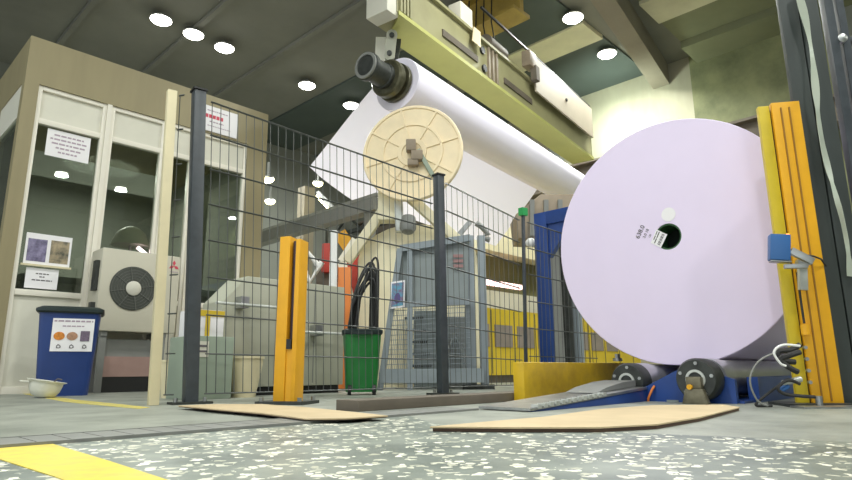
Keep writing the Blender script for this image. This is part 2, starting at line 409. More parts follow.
# notices on the glass and fascia
def notice(name, label, cat, px, Y, th=.003, group=None):
    p = [aty(x, y, Y) for x, y in px]; x0 = p[0].x; x1 = p[1].x; zt = p[0].z; zb = p[1].z
    t = thing(name, label, cat, ((x0+x1)/2, Y, zb), group)
    P = flat((x0, Y, zb), X_, Z_, -Y_); w, h = x1-x0, zt-zb
    return t, P, w, h
t, P, w, h = notice('paper_notice', 'white printed notice with five lines of reddish text high on the booth window', 'notice', ((48, 128), (88, 164)), BY+.044)
pad(MB(), P, 0, 0, w, h, 0, .002).build('sheet', 'paper', t)
for i, (a, b) in enumerate(((.16, .84), (.08, .94), (.12, .90), (.22, .80), (.28, .72))):
    g = MB(); scribble(g, P, a*w, b*w, h*(.78-.155*i), h*.06, .002, .003, i); g.build('text_line', 'grey_ink', t)
t, P, w, h = notice('photo_notice', 'white card with two dark photographs taped on the booth window', 'photo card', ((27, 232), (69, 268)), BY+.044)
pad(MB(), P, 0, 0, w, h, 0, .002).build('sheet', 'paper', t)
pad(MB(), P, .05*w, .1*h, .46*w, .82*h, .002, .003).build('photograph', 'photo_a', t)['label'] = 'violet grey photograph'
pad(MB(), P, .54*w, .1*h, .95*w, .84*h, .002, .003).build('photograph', 'photo_b', t)['label'] = 'dark brown and green photograph'
pad(MB(), P, -.05*w, -.06*h, 1.03*w, .0, .0, .025).build('ledge', 'cream', t)
t, P, w, h = notice('paper_notice', 'small white notice with short black text below the photo card', 'notice', ((26.5, 267), (56.5, 290)), BY+.044)
pad(MB(), P, 0, 0, w, h, 0, .002).build('sheet', 'paper', t)
g = MB(); scribble(g, P, .30*w, .70*w, .70*h, .06*h, .002, .003, 3); scribble(g, P, .42*w, .60*w, .55*h, .06*h, .002, .003, 4); scribble(g, P, .2*w, .82*w, .38*h, .06*h, .002, .003, 5); g.build('lettering', 'ink', t)
t, P, w, h = notice('wall_sign', 'white sign with red lettering on the tan fascia above the booth window', 'sign', ((203, 104), (236, 139)), BY)
pad(MB(), P, 0, 0, w, h, 0, .012).build('board', 'paper', t)
g = MB(); 
for i in range(5): pad(g, P, w*(.07+.105*i), h*.52, w*(.07+.105*i+.085), h*.66, .012, .014)
g.build('lettering', 'red_ink', t)
g = MB(); scribble(g, P, .2*w, .6*w, .36*h, .05*h, .012, .0135, 9); scribble(g, P, .12*w, .7*w, .8*h, .04*h, .012, .0135, 2); scribble(g, P, .15*w, .8*w, .2*h, .03*h, .012, .0135, 6); g.build('small_print', 'grey_ink', t)
# things seen inside the booth
p = aty(130, 246, BY+.30)
t = thing('desk_lamp', 'pale domed lamp seen through booth glass above the air conditioner', 'lamp', (p.x, p.y, 1.0))
g = MB(); g.lathe((p.x, p.y, p.z), Z_, [(.175, 0), (.165, .04), (.13, .13), (.07, .18), (.02, .20)], 32); g.build('lamp_shade', 'ac_hub', t)
g = MB(); g.cyl((p.x, p.y, 1.02), (p.x, p.y, p.z), .015); g.cyl((p.x, p.y, 1.0), (p.x, p.y, 1.02), .09); g.build('stand', 'steel', t)
MB().cyl((p.x+.02, p.y-.14, p.z-.03), (p.x+.12, p.y-.15, p.z-.10), .018).build('tube', 'pink_glow', t)
g = MB(); g.box((X0+.2, BY+.15, .94), (X1-.3, BY+.75, 1.0)); g.box((X0+.2, BY+.2, .034), (X0+.26, BY+.7, .94)); g.box((X1-.36, BY+.2, .034), (X1-.3, BY+.7, .94))
tag(g.build('desk', 'grey_mid'), 'grey desk standing behind the booth windows', 'desk')
tag(MB().lathe((2.86, BY+.42, 1.0), Z_, [(.1, 0), (.1, 1.15), (.08, 1.2)], 24).build('duct_pipe', 'steel_light'), 'pale silver pipe standing behind the booth window beside the fence post', 'pipe')

# ================================================================== AIR CONDITIONER
AY = 5.5
a = aty(103.5, 247, AY); b = aty(181, 258, AY); zb = aty(137, 332, AY).z
ax0, ax1, azt, azb = a.x, b.x, a.z, zb
ac = thing('air_conditioner', 'beige outdoor air conditioner unit with round fan beside the blue bin', 'air conditioner', ((ax0+ax1)/2, AY+.14, 0))
MB().box((ax0, AY, azb), (ax1, AY+.28, azt)).build('housing', 'ac_body', ac, bevel=.012)
fc = aty(133, 288.5, AY); fr_ = .285*(ax1-ax0)
P = flat((fc.x, AY, fc.z), X_, Z_, -Y_)
g = MB(); g.lathe(P(0, 0, .001), -Y_, [(fr_, 0), (fr_, .006), (fr_*.97, .007), (0, .007)], 48); f = g.build('fan_grille', 'ac_dark', ac)
g = MB()
for i in range(1, 8):
    r = fr_*i/8+.01
    g.lathe(P(0, 0, .008), -Y_, [(r, 0), (r+.003, 0), (r+.003, .004), (r, .004)], 40, closed=True)
for k in range(8):
    aa = PI*k/4+.2; g.bar(P(.05*math.cos(aa), .05*math.sin(aa), .011), P(fr_*math.cos(aa), fr_*math.sin(aa), .011), .006, .005, Y_)
g.build('grille_ring', mat('grille_grey', (.12, .125, .11), .5), f)
MB().lathe(P(0, 0, .01), -Y_, [(fr_*.33, 0), (fr_*.33, .008), (fr_*.28, .014), (0, .016)], 32).build('fan_hub', 'ac_hub', ac)
lc = aty(174, 266, AY); P = flat((lc.x, AY, lc.z), X_, Z_, -Y_); g = MB(); q = .026
for ang in (90, 210, 330):
    ca, sa = math.cos(math.radians(ang)), math.sin(math.radians(ang)); 
    g.prism([P(0, 0, .001), P(q*ca-q*.55*sa, q*sa+q*.55*ca, .001), P(2*q*ca, 2*q*sa, .001), P(q*ca+q*.55*sa, q*sa-q*.55*ca, .001)], -Y_*.002)
g.build('emblem', 'red_ink', ac, smooth=0)
g = MB(); scribble(g, P, -.03, .04, -.06, .008, .001, .003, 3); g.build('name_plate', 'grey_ink', ac)
P = flat((ax0, AY, azb), -X_, Z_, -Y_)
g = MB(); g.box((ax0-.035, AY+.05, azb+.16), (ax0, AY+.11, azb+.24)); g.box((ax0-.03, AY+.04, azb+.34), (ax0, AY+.12, azb+.6)); g.build('valve_cover', 'dark_steel', ac)
for xx in (ax0+.06, ax1-.12):
    g = MB(); g.box((xx, AY+.02, azb-.04), (xx+.05, AY+.34, azb)); g.box((xx, AY+.03, 0), (xx+.05, AY+.07, azb-.04)); g.box((xx, AY+.22, 0), (xx+.05, AY+.26, azb-.04)); g.build('stand_leg', 'grey_mid', ac)
# low cabinet under it
t = thing('low_cabinet', 'low greenish cabinet with pink lower board below the air conditioner', 'cabinet', (ax0+.4, AY+.15, 0))
g = MB(); g.box((ax0+.12, AY+.10, .30), (ax1-.14, AY+.20, azb-.06)); g.build('panel', 'grey_mid', t)
g = MB(); g.box((ax0+.12, AY+.08, .13), (ax1-.14, AY+.20, .30)); g.build('lower_board', mat('pink_board', (.34, .22, .19), .7, noise=.15), t)
g = MB(); g.box((ax0+.12, AY+.085, 0), (ax1-.14, AY+.20, .13)); g.build('plinth', 'black', t)

# ================================================================== BLUE BIN + HELMET
bp = gp(61, 394); bd = dist(bp)
bl = gp(36, 394.5); br_ = gp(85, 393.5); wbin = .40; 
ub = V((rt.x, rt.y, 0)).normalized()*.94+Y_*-.1; ub = V((.95, -.32, 0)).normalized(); vb = V((-ub.y, ub.x, 0))
bp = gp(61, 396)+vb*.12
t = thing('waste_bin', 'blue waste bin with dark lid and white food waste label in front of booth', 'waste bin', bp)
Wt, Wb, dt, db, hb = .200, .165, .16, .13, .60
def ring(cc, w, d, z, r=.04):
    o = []
    for sx, sy, a0 in ((1, 1, 0), (-1, 1, 90), (-1, -1, 180), (1, -1, 270)):
        for k in range(4):
            a = math.radians(a0+30*k); o.append(cc+ub*(sx*(w-r)+r*math.cos(a))+vb*(sy*(d-r)+r*math.sin(a))+V((0, 0, z)))
    return o
def loft(mb, rings):
    n = len(rings[0]); vs = [p for R in rings for p in R]; fs = []
    for i in range(len(rings)-1):
        for k in range(n): fs.append((i*n+k, i*n+(k+1) % n, (i+1)*n+(k+1) % n, (i+1)*n+k))
    fs.append(tuple(range(n-1, -1, -1))); fs.append(tuple((len(rings)-1)*n+k for k in range(n)))
    mb.add(vs, fs); return mb
loft(MB(), [ring(bp, Wb, db, 0), ring(bp, Wt, dt, hb)]).build('body', 'bin_blue', t)
loft(MB(), [ring(bp, Wt+.012, dt+.012, hb), ring(bp, Wt+.022, dt+.022, hb+.012), ring(bp, Wt+.022, dt+.022, hb+.032), ring(bp, Wt-.01, dt-.01, hb+.05), ring(bp, .1, .07, hb+.058)]).build('lid', 'bin_lid', t)
tilt = (V((0, 0, hb))-vb*(dt-db)).normalized(); nn = ub.cross(tilt).normalized()
P = flat(bp-vb*db, ub, tilt, nn)
lb = pad(MB(), P, -.105, .32, .165, .56, .002, .005).build('label_sheet', 'paper', t)
for i, mt in enumerate(('food_orange', 'food_tan', 'food_violet')):
    g = MB(); cxp = -.055+.083*i
    if i < 2: g.prism([P(cxp+.036*math.cos(a*PI/8), .43+.032*math.sin(a*PI/8)*(1 if a < 9 else .9), .006) for a in range(16)], nn*.002)
    else: pad(g, P, cxp-.03, .395, cxp+.03, .47, .006, .008)
    g.build('food_picture', mt, lb)
    g = MB(); g.lathe(P(cxp+.002, .355, .005), nn, [(.009, 0), (.014, 0), (.014, .002), (.009, .002)], 20, closed=True)
    for a in range(3):
        an = math.radians(90+120*a); pp = P(cxp+.002+.0125*math.cos(an), .355+.0125*math.sin(an), .006)
        g.prism([pp+ub*.008*math.cos(an+1.6)+tilt*.008*math.sin(an+1.6), pp+ub*.006*math.cos(an)+tilt*.006*math.sin(an), pp-ub*.006*math.cos(an)-tilt*.006*math.sin(an)], nn*.002)
    g.build('recycling_symbol', 'ink', lb)
g = MB(); scribble(g, P, -.095, .155, .535, .012, .005, .0065, 1); g.build('title', 'grey_ink', lb); g = MB(); scribble(g, P, -.04, .10, .50, .009, .005, .0065, 5); g.build('subtitle', 'grey_ink', lb)

hp = gp(42, 398); ax = (Z_+ub*.16).normalized()
t = thing('hard_hat', 'white hard hat lying upside down on floor in front of blue bin', 'hard hat', hp)
hp2 = hp+V((0, 0, .0))
def hat(o, ax, R):
    prof = [(0, 0), (.05, .004), (.09, .022), (.115, .06), (.125, .105), (.128, .13), (.150, .140), (.152, .145), (.124, .138), (.118, .105), (.106, .063), (.08, .03), (.04, .013), (0, .010)]
    return MB().lathe(o, ax, [(r*R, h*R) for r, h in prof], 36)
hat(hp2, ax, .80).build('shell', 'helmet', t)
pk = MB(); lft = -ub; hs = .80
def hq(h_, a_, b_): return hp2+ax*h_*hs+lft*a_*hs+vb*b_*hs
pk.prism([hq(.138, .12, .09), hq(.142, .185, .05), hq(.146, .20, 0), hq(.142, .185, -.05), hq(.138, .12, -.09)], ax*.006); pk.build('peak', 'helmet', t)
g = MB(); g.tube([hq(.10, .11*math.cos(a), .11*math.sin(a)) for a in [2*PI*k/20 for k in range(21)]], .005, 6); g.tube([hq(.135, -.06, -.10), hq(.16, -.08, -.12), hq(.15, -.11, -.10)], .005, 6); g.build('headband', 'ink', t)

# ================================================================== FENCE
P1 = gp(190, 404); P2 = gp(443, 394.5)
dF = (P2-P1).normalized(); nF = V((-dF.y, dF.x, 0))
def on_fence(px):
    lo, hi = -2.0, 6.0
    for _ in range(50):
        mid = (lo+hi)/2
        if proj(P1+dF*mid)[0] < px: lo = mid
        else: hi = mid
    return P1+dF*lo
P0 = on_fence(153); P3 = on_fence(526.5); P4 = on_fence(600)
T1 = atd(199, 92, dist(P1)); T2 = atd(438.5, 176, dist(P2)); T3 = atd(523, 212, dist(P3)); T0 = atd(172, 91, dist(P0)); 
T4 = P4+V((0, 0, T3.z-.06))
def post(base, top, w, label, name='fence_post', mt='post_grey', plate=.10):
    t = thing(name, label, 'fence post', base, 'fence posts')
    MB().bar(base, top, w, w, dF).build('post', mt, t, bevel=.006)
    d = (top-base).normalized(); g = MB(); g.bar(top, top+d*.012, w+.012, w+.012, dF); g.build('cap', 'black', t)
    if plate:
        g = MB(); g.obox(base+V((0, 0, .006)), dF*plate, nF*plate*.6, (0, 0, .006)); bpz = g.build('base_plate', 'dark_steel', t)
        for sx in (-1, 1): MB().cyl(base+dF*sx*plate*.75+V((0, 0, .012)), base+dF*sx*plate*.75+V((0, 0, .032)), .011, n=6).build('anchor_bolt', 'steel', bpz)
    return t
post(P1, T1, .068, 'tall dark grey square fence post beside the leaning cream pole')
post(P2, T2, .062, 'dark grey square fence post in front of the grey machine cage')
t3 = post(P3, T3, .024, 'slim dark fence post with green cap beside the blue frame', plate=.04)
g = MB(); g.obox(T3+V((0, 0, .0)), dF*.03, nF*.025, (0, 0, .032)); g.build('green_clip', 'green_tag', t3)
cp = thing('cream_pole', 'long cream wooden pole at the fence end in front of air conditioner', 'pole', P0)
MB().bar(P0, T0, .05, .04, dF).build('pole', 'cream', cp, bevel=.004)
def panel(A, AT, B, BT, label, ga=.05, gb=.05):
    L = (B-A).length; d = (B-A).normalized(); g = MB()
    def q(s, tz):                          # s metres along, tz 0..1 up
        f = s/L; lo = A.lerp(B, f)+V((0, 0, .05)); hi = AT.lerp(BT, f)-V((0, 0, .02)); return lo.lerp(hi, tz)
    s = ga
    while s < L-gb:
        g.tube([q(s, 0), q(s, 1)], .0027, 4); s += .05
    hgt = ((AT-A).length+(BT-B).length)/2; nr = max(4, round((hgt-.07)/.2))
    for i in range(nr+1):
        for off in (-.006, .006):
            g.tube([q(ga*.6, i/nr)+nF*off, q(L-gb*.6, i/nr)+nF*off], .0035, 4)
    o = g.build('mesh_fence', 'wire', smooth=0); return tag(o, label, 'fence panel', 'wire mesh fence panels')
panel(P0+dF*.035, T0+dF*.035, P1-dF*.075, T1-dF*.075-V((0, 0, .02)), 'narrow wire mesh panel between the cream pole and tall fence post', .02, .02)
panel(P1+dF*.06, T1+dF*.06-V((0, 0, .02)), P2-dF*.05, T2-dF*.05-V((0, 0, .02)), 'wide wire mesh fence panel behind the yellow bollard', .02, .02)
panel(P2+dF*.05, T2+dF*.05-V((0, 0, .02)), P3-dF*.035, T3-dF*.035-V((0, 0, .06)), 'wire mesh fence panel in front of the grey cage and yellow cabinet', .02, .02)
panel(P3+dF*.035, T3+dF*.035-V((0, 0, .06)), P4, T4-V((0, 0, .06)), 'wire mesh fence panel beyond the blue frame post', .02, .02)

# ================================================================== YELLOW BOLLARD
yb = gp(287.5, 404); D = dist(yb); yt = atd(287, 238, D).z
ur = V((rt.x, rt.y, 0)).normalized(); uf = V((cy_, sy_, 0))
ub2 = (ur*.97-uf*.25).normalized(); vb2 = V((-ub2.y, ub2.x, 0))
t = thing('light_curtain_post', 'yellow steel light curtain bollard with dark sensor slot in front of fence', 'bollard', yb)
w = 11.6/600*D
g = MB(); Pb = flat(yb, ub2, vb2, Z_)
g.obox(Pb(-w*.44, 0, yt/2), ub2*w*.50, vb2*.05, (0, 0, yt/2)); g.build('left_channel', 'yellow', t, bevel=.004)
g = MB(); g.obox(Pb(w*.80, 0, yt*.49), ub2*w*.20, vb2*.05, (0, 0, yt*.49)); g.build('right_channel', 'yellow', t, bevel=.003)
g = MB(); g.obox(Pb(w*.33, .003, yt*.165), ub2*w*.265, vb2*.045, (0, 0, yt*.165)); g.build('front_plate', 'yellow', t)
g = MB(); g.obox(Pb(w*.33, .008, yt*.655), ub2*w*.20, vb2*.03, (0, 0, yt*.32)); g.build('sensor_strip', 'sensor_strip', t, bevel=.003)
g = MB(); g.obox(Pb(w*.33, -.025, yt*.345), ub2*w*.22, vb2*.03, (0, 0, .025)); g.build('sensor_head', 'black', t)
g = MB(); g.obox(Pb(.0, 0, .008), ub2*.13, vb2*.10, (0, 0, .008)); bpz = g.build('base_plate', 'dark_steel', t)
for sx, sy in ((-1, -1), (1, -1), (1, 1), (-1, 1)): MB().cyl(Pb(sx*.105, sy*.08, .016), Pb(sx*.105, sy*.08, .035), .011, n=6).build('anchor_bolt', 'steel', bpz)

# ================================================================== CABINET ROW BEHIND FENCE
CY = 3.85
def zx(x, y, Y=CY): p = aty(x, y, Y); return p
p0 = zx(223, 301); p1 = zx(248, 276); p2 = zx(345, 289); xL, xM, xR = p0.x, p1.x, p2.x; zt = p1.z
t = thing('control_cabinet', 'long beige control cabinet with sloped corner behind fence and yellow bollard', 'cabinet', ((xL+xR)/2, CY+.25, 0))
MB().prism([(xL, CY, .06), (xR, CY, .06), (xR, CY, zt), (xM, CY, zt), (xL, CY, p0.z)], (0, .30, 0)).build('body', 'cab_beige', t, bevel=.008)
MB().box((xL+.02, CY+.03, 0), (xR-.02, CY+.28, .06)).build('plinth', 'black', t)
g = MB()
for f in (.40, .72): xx = xL+(xR-xL)*f; g.box((xx, CY-.003, .08), (xx+.006, CY+.01, zt-.03))
g.build('door_seam', 'grey_mid', t)
for (xa, ya, xb, yb_, xc, yc) in ((216, 303, 276, 307, 244, 299), (298, 331, 346, 335, 318, 325)):
    a = zx(xa, ya, CY-.09); b = zx(xb, yb_, CY-.09); zz = (a.z+b.z)/2
    r = MB(); r.cyl((a.x, CY-.09, zz), (b.x, CY-.09, zz), .011, n=10); rl = r.build('handrail', 'steel_light', t)
    cpt = zx(xc, yc, CY-.06); g = MB(); g.box((cpt.x-.03, CY-.08, zz-.02), (cpt.x+.03, CY, zz+.06)); g.build('rail_bracket', 'steel', rl)

# grey box with the white carton on it, cream buckets
cb = gp(204, 399.5); 
xa = aty(187, 395, cb.y).x; xb_ = aty(231, 395, cb.y).x; zt2 = aty(205, 336, cb.y).z
yF = cb.y
t = thing('grey_cabinet', 'small grey green cabinet with white label behind the tall fence post', 'cabinet', ((xa+xb_)/2, yF+.14, 0))
MB().box((xa, yF, 0), (xb_, yF+.30, zt2)).build('body', 'cab_green', t, bevel=.006)
P = flat((xa, yF, 0), X_, Z_, -Y_)
q = aty(196, 341, yF); q2 = aty(208, 357, yF)
lbl = MB().box((q.x, yF-.003, q2.z), (q2.x, yF, q.z)).build('label_plate', 'white_panel', t)
g = MB(); g.box((q.x+.012, yF-.005, q.z-.035), (q2.x-.01, yF-.003, q.z-.022)); g.box((q.x+.012, yF-.005, q2.z+.028), (q2.x-.01, yF-.003, q2.z+.04)); g.build('lettering', 'ink', lbl)
t = thing('carton', 'white and yellow carton standing on the small grey cabinet', 'carton', ((xa+xb_)/2, yF+.1, zt2))
ca = aty(195, 322, yF+.03).x; cb2 = aty(224, 322, yF+.03).x; cz = aty(210, 310, yF+.03).z
MB().box((ca, yF+.03, zt2+.001), (cb2, yF+.25, cz)).build('body', 'paper', t, bevel=.003)
g = MB(); g.box((ca-.001, yF+.027, cz-.04), (cb2+.001, yF+.03, cz-.002)); xm = ca+(cb2-ca)*.35; g.box((xm, yF+.027, zt2+.002), (xm+.03, yF+.03, cz-.04)); g.build('yellow_band', 'yellow_cab', t)
def bucket(px, py, top, bot, h, label, dy=0):
    b0 = gp(px, py)+V((0, dy, 0)); t = thing('bucket', label, 'bucket', b0)
    MB().lathe(b0, Z_, [(bot, 0), (bot*1.02, .01), (top*.97, h*.8), (top, h), (top*.96, h), (top*.9, h*.8), (bot*.9, .02), (0, .02)], 32).build('body', 'cream', t)
    MB().lathe(b0+V((0, 0, h-.012)), Z_, [(top*.99, 0), (top*1.06, 0), (top*1.06, .014), (top*.99, .014)], 32, closed=True).build('rim', 'cream', t)
bucket(243.5, 397.2, .115, .075, .26, 'cream tapered bucket beside the small grey cabinet')
bucket(168, 398, .07, .045, .24, 'cream bucket half hidden behind the small grey cabinet', .0)

# ================================================================== GREEN BIN WITH HOSES
gb_ = gp(361, 394.6)
ub = V((.80, -.6, 0)).normalized(); vb = V((-ub.y, ub.x, 0))
D = dist(gb_); wt = 18.5/600*D*1.02; hb = atd(361, 331, D).z
t = thing('wheeled_bin', 'green wheeled bin with dark rim behind fence beside the beige cabinet', 'waste bin', gb_)
loft(MB(), [ring(gb_, wt*.78, wt*.6, .02), ring(gb_, wt*.97, wt*.78, hb-.03)]).build('body', 'bin_green', t)
loft(MB(), [ring(gb_, wt*1.0, wt*.82, hb-.03), ring(gb_, wt*1.05, wt*.86, hb-.02), ring(gb_, wt*1.05, wt*.86, hb), ring(gb_, wt*.9, wt*.7, hb+.012)]).build('lid', 'bin_lid', t)
for sx in (-1, 1):
    c = gb_+ub*sx*wt*.62-vb*wt*.62+V((0, 0, .035)); MB().cyl(c-ub*.012, c+ub*.012, .035, n=20).build('wheel', 'rubber', t)
MB().bar(gb_+ub*-wt*.5-vb*(wt*.9)+V((0, 0, hb-.02)), gb_+ub*wt*.5-vb*(wt*.9)+V((0, 0, hb-.02)), .02, .02).build('handle', 'bin_lid', t)
for i in range(11):
    r0 = random.Random(i); a0 = r0.uniform(-1.0, -.35); a1 = r0.uniform(.45, 1.0); ph = atd(372, 257+r0.uniform(0, 30), D).z
    yv = (i-5)*.019
    pts = []
    for k in range(17):
        s = k/16; u = a0*wt+(a1-a0)*wt*s; z = hb+.014+(ph-hb-.014)*(math.sin(PI*s)**(.55))
        skew = .4*wt*math.sin(PI*s)
        pts.append(gb_+ub*(u*.8+skew)+vb*yv+V((0, 0, z)))
    o = MB().tube(pts, .0085, 8).build('rubber_hose', 'rubber'); tag(o, 'black rubber hose in the looped bundle above the green bin', 'hose', 'black hoses looped over the green bin')

# ================================================================== GREY MACHINE CAGE
KD = 5.35
def kp(x, y, dd=0): return atd(x, y, KD+dd)
t = thing('machine_cage', 'grey framed machine guard with mesh panels behind the dark fence post', 'machine guard', gp(430, 389))
bl_, brr = kp(380, 391), kp(484, 391); bl_.z = 0; brr.z = 0
tl, trr = kp(400, 249), kp(470, 238)
g = MB(); g.bar(bl_, tl, .05, .05); g.build('slanted_post', 'cage_frame', t)
for xx, ww in ((472, .09), (485, .07)):
    b = kp(xx, 391, .1); b.z = 0; q = kp(xx-4 if xx < 480 else xx-3, 236, .1); q.x = b.x; q.y = b.y; MB().bar(b, q, ww, .07, ur).build('upright', 'cage_frame', t, bevel=.004)
    g = MB(); g.obox(b+V((0, 0, .02)), ur*.08, uf*.06, (0, 0, .02)); g.build('foot', 'dark_steel', t)
mid = kp(410, 391); mid.z = 0; mt_ = kp(411, 247); mt_.x = mid.x; mt_.y = mid.y; MB().bar(mid, mt_, .045, .045, ur).build('upright', 'cage_frame', t)
MB().bar(tl, trr, .06, .06).build('top_rail', 'cage_frame', t)
bz = V((0, 0, .12)); MB().bar(bl_+bz, brr+bz, .06, .12).build('bottom_rail', 'cage_frame', t)
m1 = kp(393, 305); m2 = kp(470, 302); MB().bar(m1, m2, .05, .05).build('mid_rail', 'cage_frame', t)
MB().sheet([[kp(401, 251, .03), kp(468, 241, .03)], [kp(394, 303, .03), kp(468, 300, .03)]], .01).build('upper_sheet', 'cage_sheet', t, smooth=0)
g = MB()
for i in range(45):
    f = i/44; a_ = kp(392+f*78, 306-f*4); b_ = kp(383+f*88, 384); g.tube([a_, b_], .003, 4)
for j in range(17):
    f = j/16; g.tube([kp(392-9*f, 306+78*f), kp(470+1*f, 302+82*f)], .003, 4)
g.build('wire_mesh', 'cage_frame', t, smooth=0)
g = MB(); g.sheet([[kp(402, 252), kp(404, 251.7)], [kp(456, 300), kp(458, 300)]], .004)
g = MB(); q = kp(452, 257, -.01); 
for j in range(3): g.obox(kp(458, 256+5*j, .0), ur*.045, uf*.004, Z_*.014)
g.build('warning_print', mat('faded_red', (.33, .19, .185), .6), t)
# machine inside
inner = thing('pump_cabinet', 'grey machine cabinet with stacked boxes seen inside the grey guard', 'machine', gp(430, 387))
for (xa, ya, xb, yb2, mt) in ((414, 312, 440, 384, 'cage_sheet'), (444, 318, 468, 384, 'grey_mid'), (398, 320, 410, 384, 'cream')):
    a_ = kp(xa, ya, .5); b_ = kp(xb, yb2, .5); zl = max(.0, b_.z)
    g = MB(); wdt = (b_-a_).dot(ur); g.obox(V(((a_.x+b_.x)/2, (a_.y+b_.y)/2, a_.z/2)), ur*wdt/2, uf*.15, (0, 0, a_.z/2)); g.build('machine_box', mt, inner, bevel=.01)
for j in range(5):
    q = kp(414+j*2, 318+j*12, .33); MB().obox(q, ur*.09, uf*.01, Z_*.012).build('louver', 'dark_steel', inner)
g = MB(); g.tube([kp(446, 384, .32), kp(448, 350, .32), kp(455, 335, .32), kp(462, 350, .32), kp(464, 384, .32)], .02, 8); g.build('pipe', 'steel', inner)
# poster
p = [kp(391, 282, -.06), kp(405, 280, -.06), kp(404.5, 307, -.06), kp(390, 309, -.06)]
t = thing('safety_poster', 'blue and red poster in white border hung on the grey guard', 'poster', p[3])
uu = (p[1]-p[0]); vv = (p[0]-p[3])
MB().prism(p, uf*.006).build('sheet', 'paper', t, smooth=0)
q = [p[3]+uu*a_+vv*b_-uf*.004 for a_, b_ in ((.08, .93), (.92, .93), (.92, .07), (.08, .07))]
MB().prism(q, uf*.003).build('picture', 'poster_blue', t, smooth=0)
g = MB(); g.prism([p[3]+uu*(.5+.22*math.cos(k*PI/6))+vv*(.36+.2*math.sin(k*PI/6))-uf*.007 for k in range(12)], uf*.003); g.build('figure', 'poster_dark', t, smooth=0)

# ================================================================== UNWINDER: FLANGED WHEEL, ARMS, CASING
UD = 6.2
def upx(x, y, dd=0): return atd(x, y, UD+dd)
un = thing('unwind_stand', 'cream unwind stand with large ribbed disc and slanted arms behind fence', 'paper machine', V((upx(415, 380).x, upx(415, 380).y, 0)))
dc = upx(413, 154, -.25); vd = (dc-EYE).normalized(); 
nd = (-vd*.90+(up*.38-rt*.22)).normalized()
R = 51/600*(dc-EYE).dot(fw)
prof = [(0, .0), (R*.98, 0), (R, .01), (R, .05), (R*.985, .06), (R*.94, .06), (R*.93, .045), (R*.62, .045), (R*.615, .06), (R*.57, .06), (R*.565, .045), (R*.3, .045), (R*.29, .06), (R*.2, .06), (R*.19, .05), (0, .05)]
wheel = MB().lathe(dc, nd, prof, 64).build('flange_disc', 'flange', un)
e1, e2 = basis(nd); g = MB()
for k in range(8):
    a_ = 2*PI*k/8+.25; d = e1*math.cos(a_)+e2*math.sin(a_)
    g.bar(dc+d*R*.28+nd*.052, dc+d*R*.94+nd*.052, .018, .016, nd.cross(d))
g.build('disc_rib', 'flange', wheel)
g = MB(); 
for (xx, yy, w_, h_, dd) in ((411, 146, .05, .06, -.36), (417, 156, .06, .05, -.37), (413, 163, .055, .035, -.36)):
    q = upx(xx, yy, dd); g.obox(q, ur*w_, uf*.05, Z_*h_)
g.build('clamp', 'box_brown', un, bevel=.01)
g = MB(); g.bar(upx(418, 150, -.38), upx(433, 176, -.38), .05, .04); g.build('clamp_lever', 'cab_green', un)
g = MB(); g.bar(upx(347, 262, .0), upx(385, 208, .0), .11, .10); g.build('slanted_arm', 'cream_machine', un, bevel=.01)
g = MB(); g.bar(upx(408, 196, -.12), upx(464, 246, -.12), .12, .10); g.build('slanted_arm', 'cream_machine', un, bevel=.01)
a_, b_ = upx(388, 222, -.05), upx(388, 188, -.05)
g = MB(); g.bar(a_, b_, .20, .2, ur); g.build('bearing_housing', 'cream_machine', un, bevel=.02)
g = MB(); g.bar(upx(400, 232, -.1), upx(398, 190, -.1), .09, .12, ur); g.build('slide_rail', 'steel_light', un, bevel=.01)
q = upx(408, 226, -.25); g = MB(); g.lathe(q, nd*.3-Z_, [(.03, -.12), (.07, -.10), (.085, -.02), (.085, .03), (.06, .07), (0, .08)], 24); g.build('motor', 'grey_mid', un)
g = MB(); g.bar(upx(446, 250, -.15), upx(470, 222, -.15), .05, .05); g.build('link_bar', 'steel', un)
q = upx(476, 225, -.15); g = MB(); g.tube([q+V((0, 0, .02)), q+ur*.06+V((0, 0, -.02)), q+ur*.12+V((0, 0, -.10)), q+ur*.05+V((0, 0, -.13)), q+ur*.14+V((0, 0, -.16))], .03, 10); g.build('hose_end', 'grey_mid', un)
# round topped casing
cA = []
for k in range(13):
    a_ = PI-PI*k/12; cA.append(upx(418+60*math.cos(a_), 262-38*math.sin(a_), .12))
base_l, base_r = cA[0].copy(), cA[-1].copy(); base_l.z = .0; base_r.z = .0
MB().prism([base_l]+cA+[base_r], uf*.6).build('round_casing', 'cream_machine', un, smooth=40)
g = MB(); q = [upx(415, 232, .1), upx(452, 232, .1), upx(430, 262, .1)]; g.obox(upx(420, 248, .08), ur*.06, uf*.03, Z_*.05); g.build('junction_box', 'box_brown', un)

# brown motor block behind blue frame
bd_ = 6.6
t = thing('gearbox', 'brown grey gearbox block behind the top of the blue frame', 'gearbox', V((atd(545, 390, bd_).x, atd(545, 390, bd_).y, 0)))
MB().prism([atd(516, 214, bd_), atd(541, 194, bd_), atd(575, 194, bd_), atd(575, 240, bd_), atd(519, 238, bd_)], uf*.5).build('body', 'box_brown', t, bevel=.01)
g = MB(); 
for xx in (532, 546, 560): g.bar(atd(xx, 200, bd_-.02), atd(xx, 236, bd_-.02), .05, .04, ur)
g.build('rib', 'grey_mid', t)
q = atd(548, 240, bd_+.25); g = MB(); g.obox(V((q.x, q.y, q.z/2)), ur*.14, uf*.12, (0, 0, q.z/2)); g.build('pedestal', 'grey_mid', t)

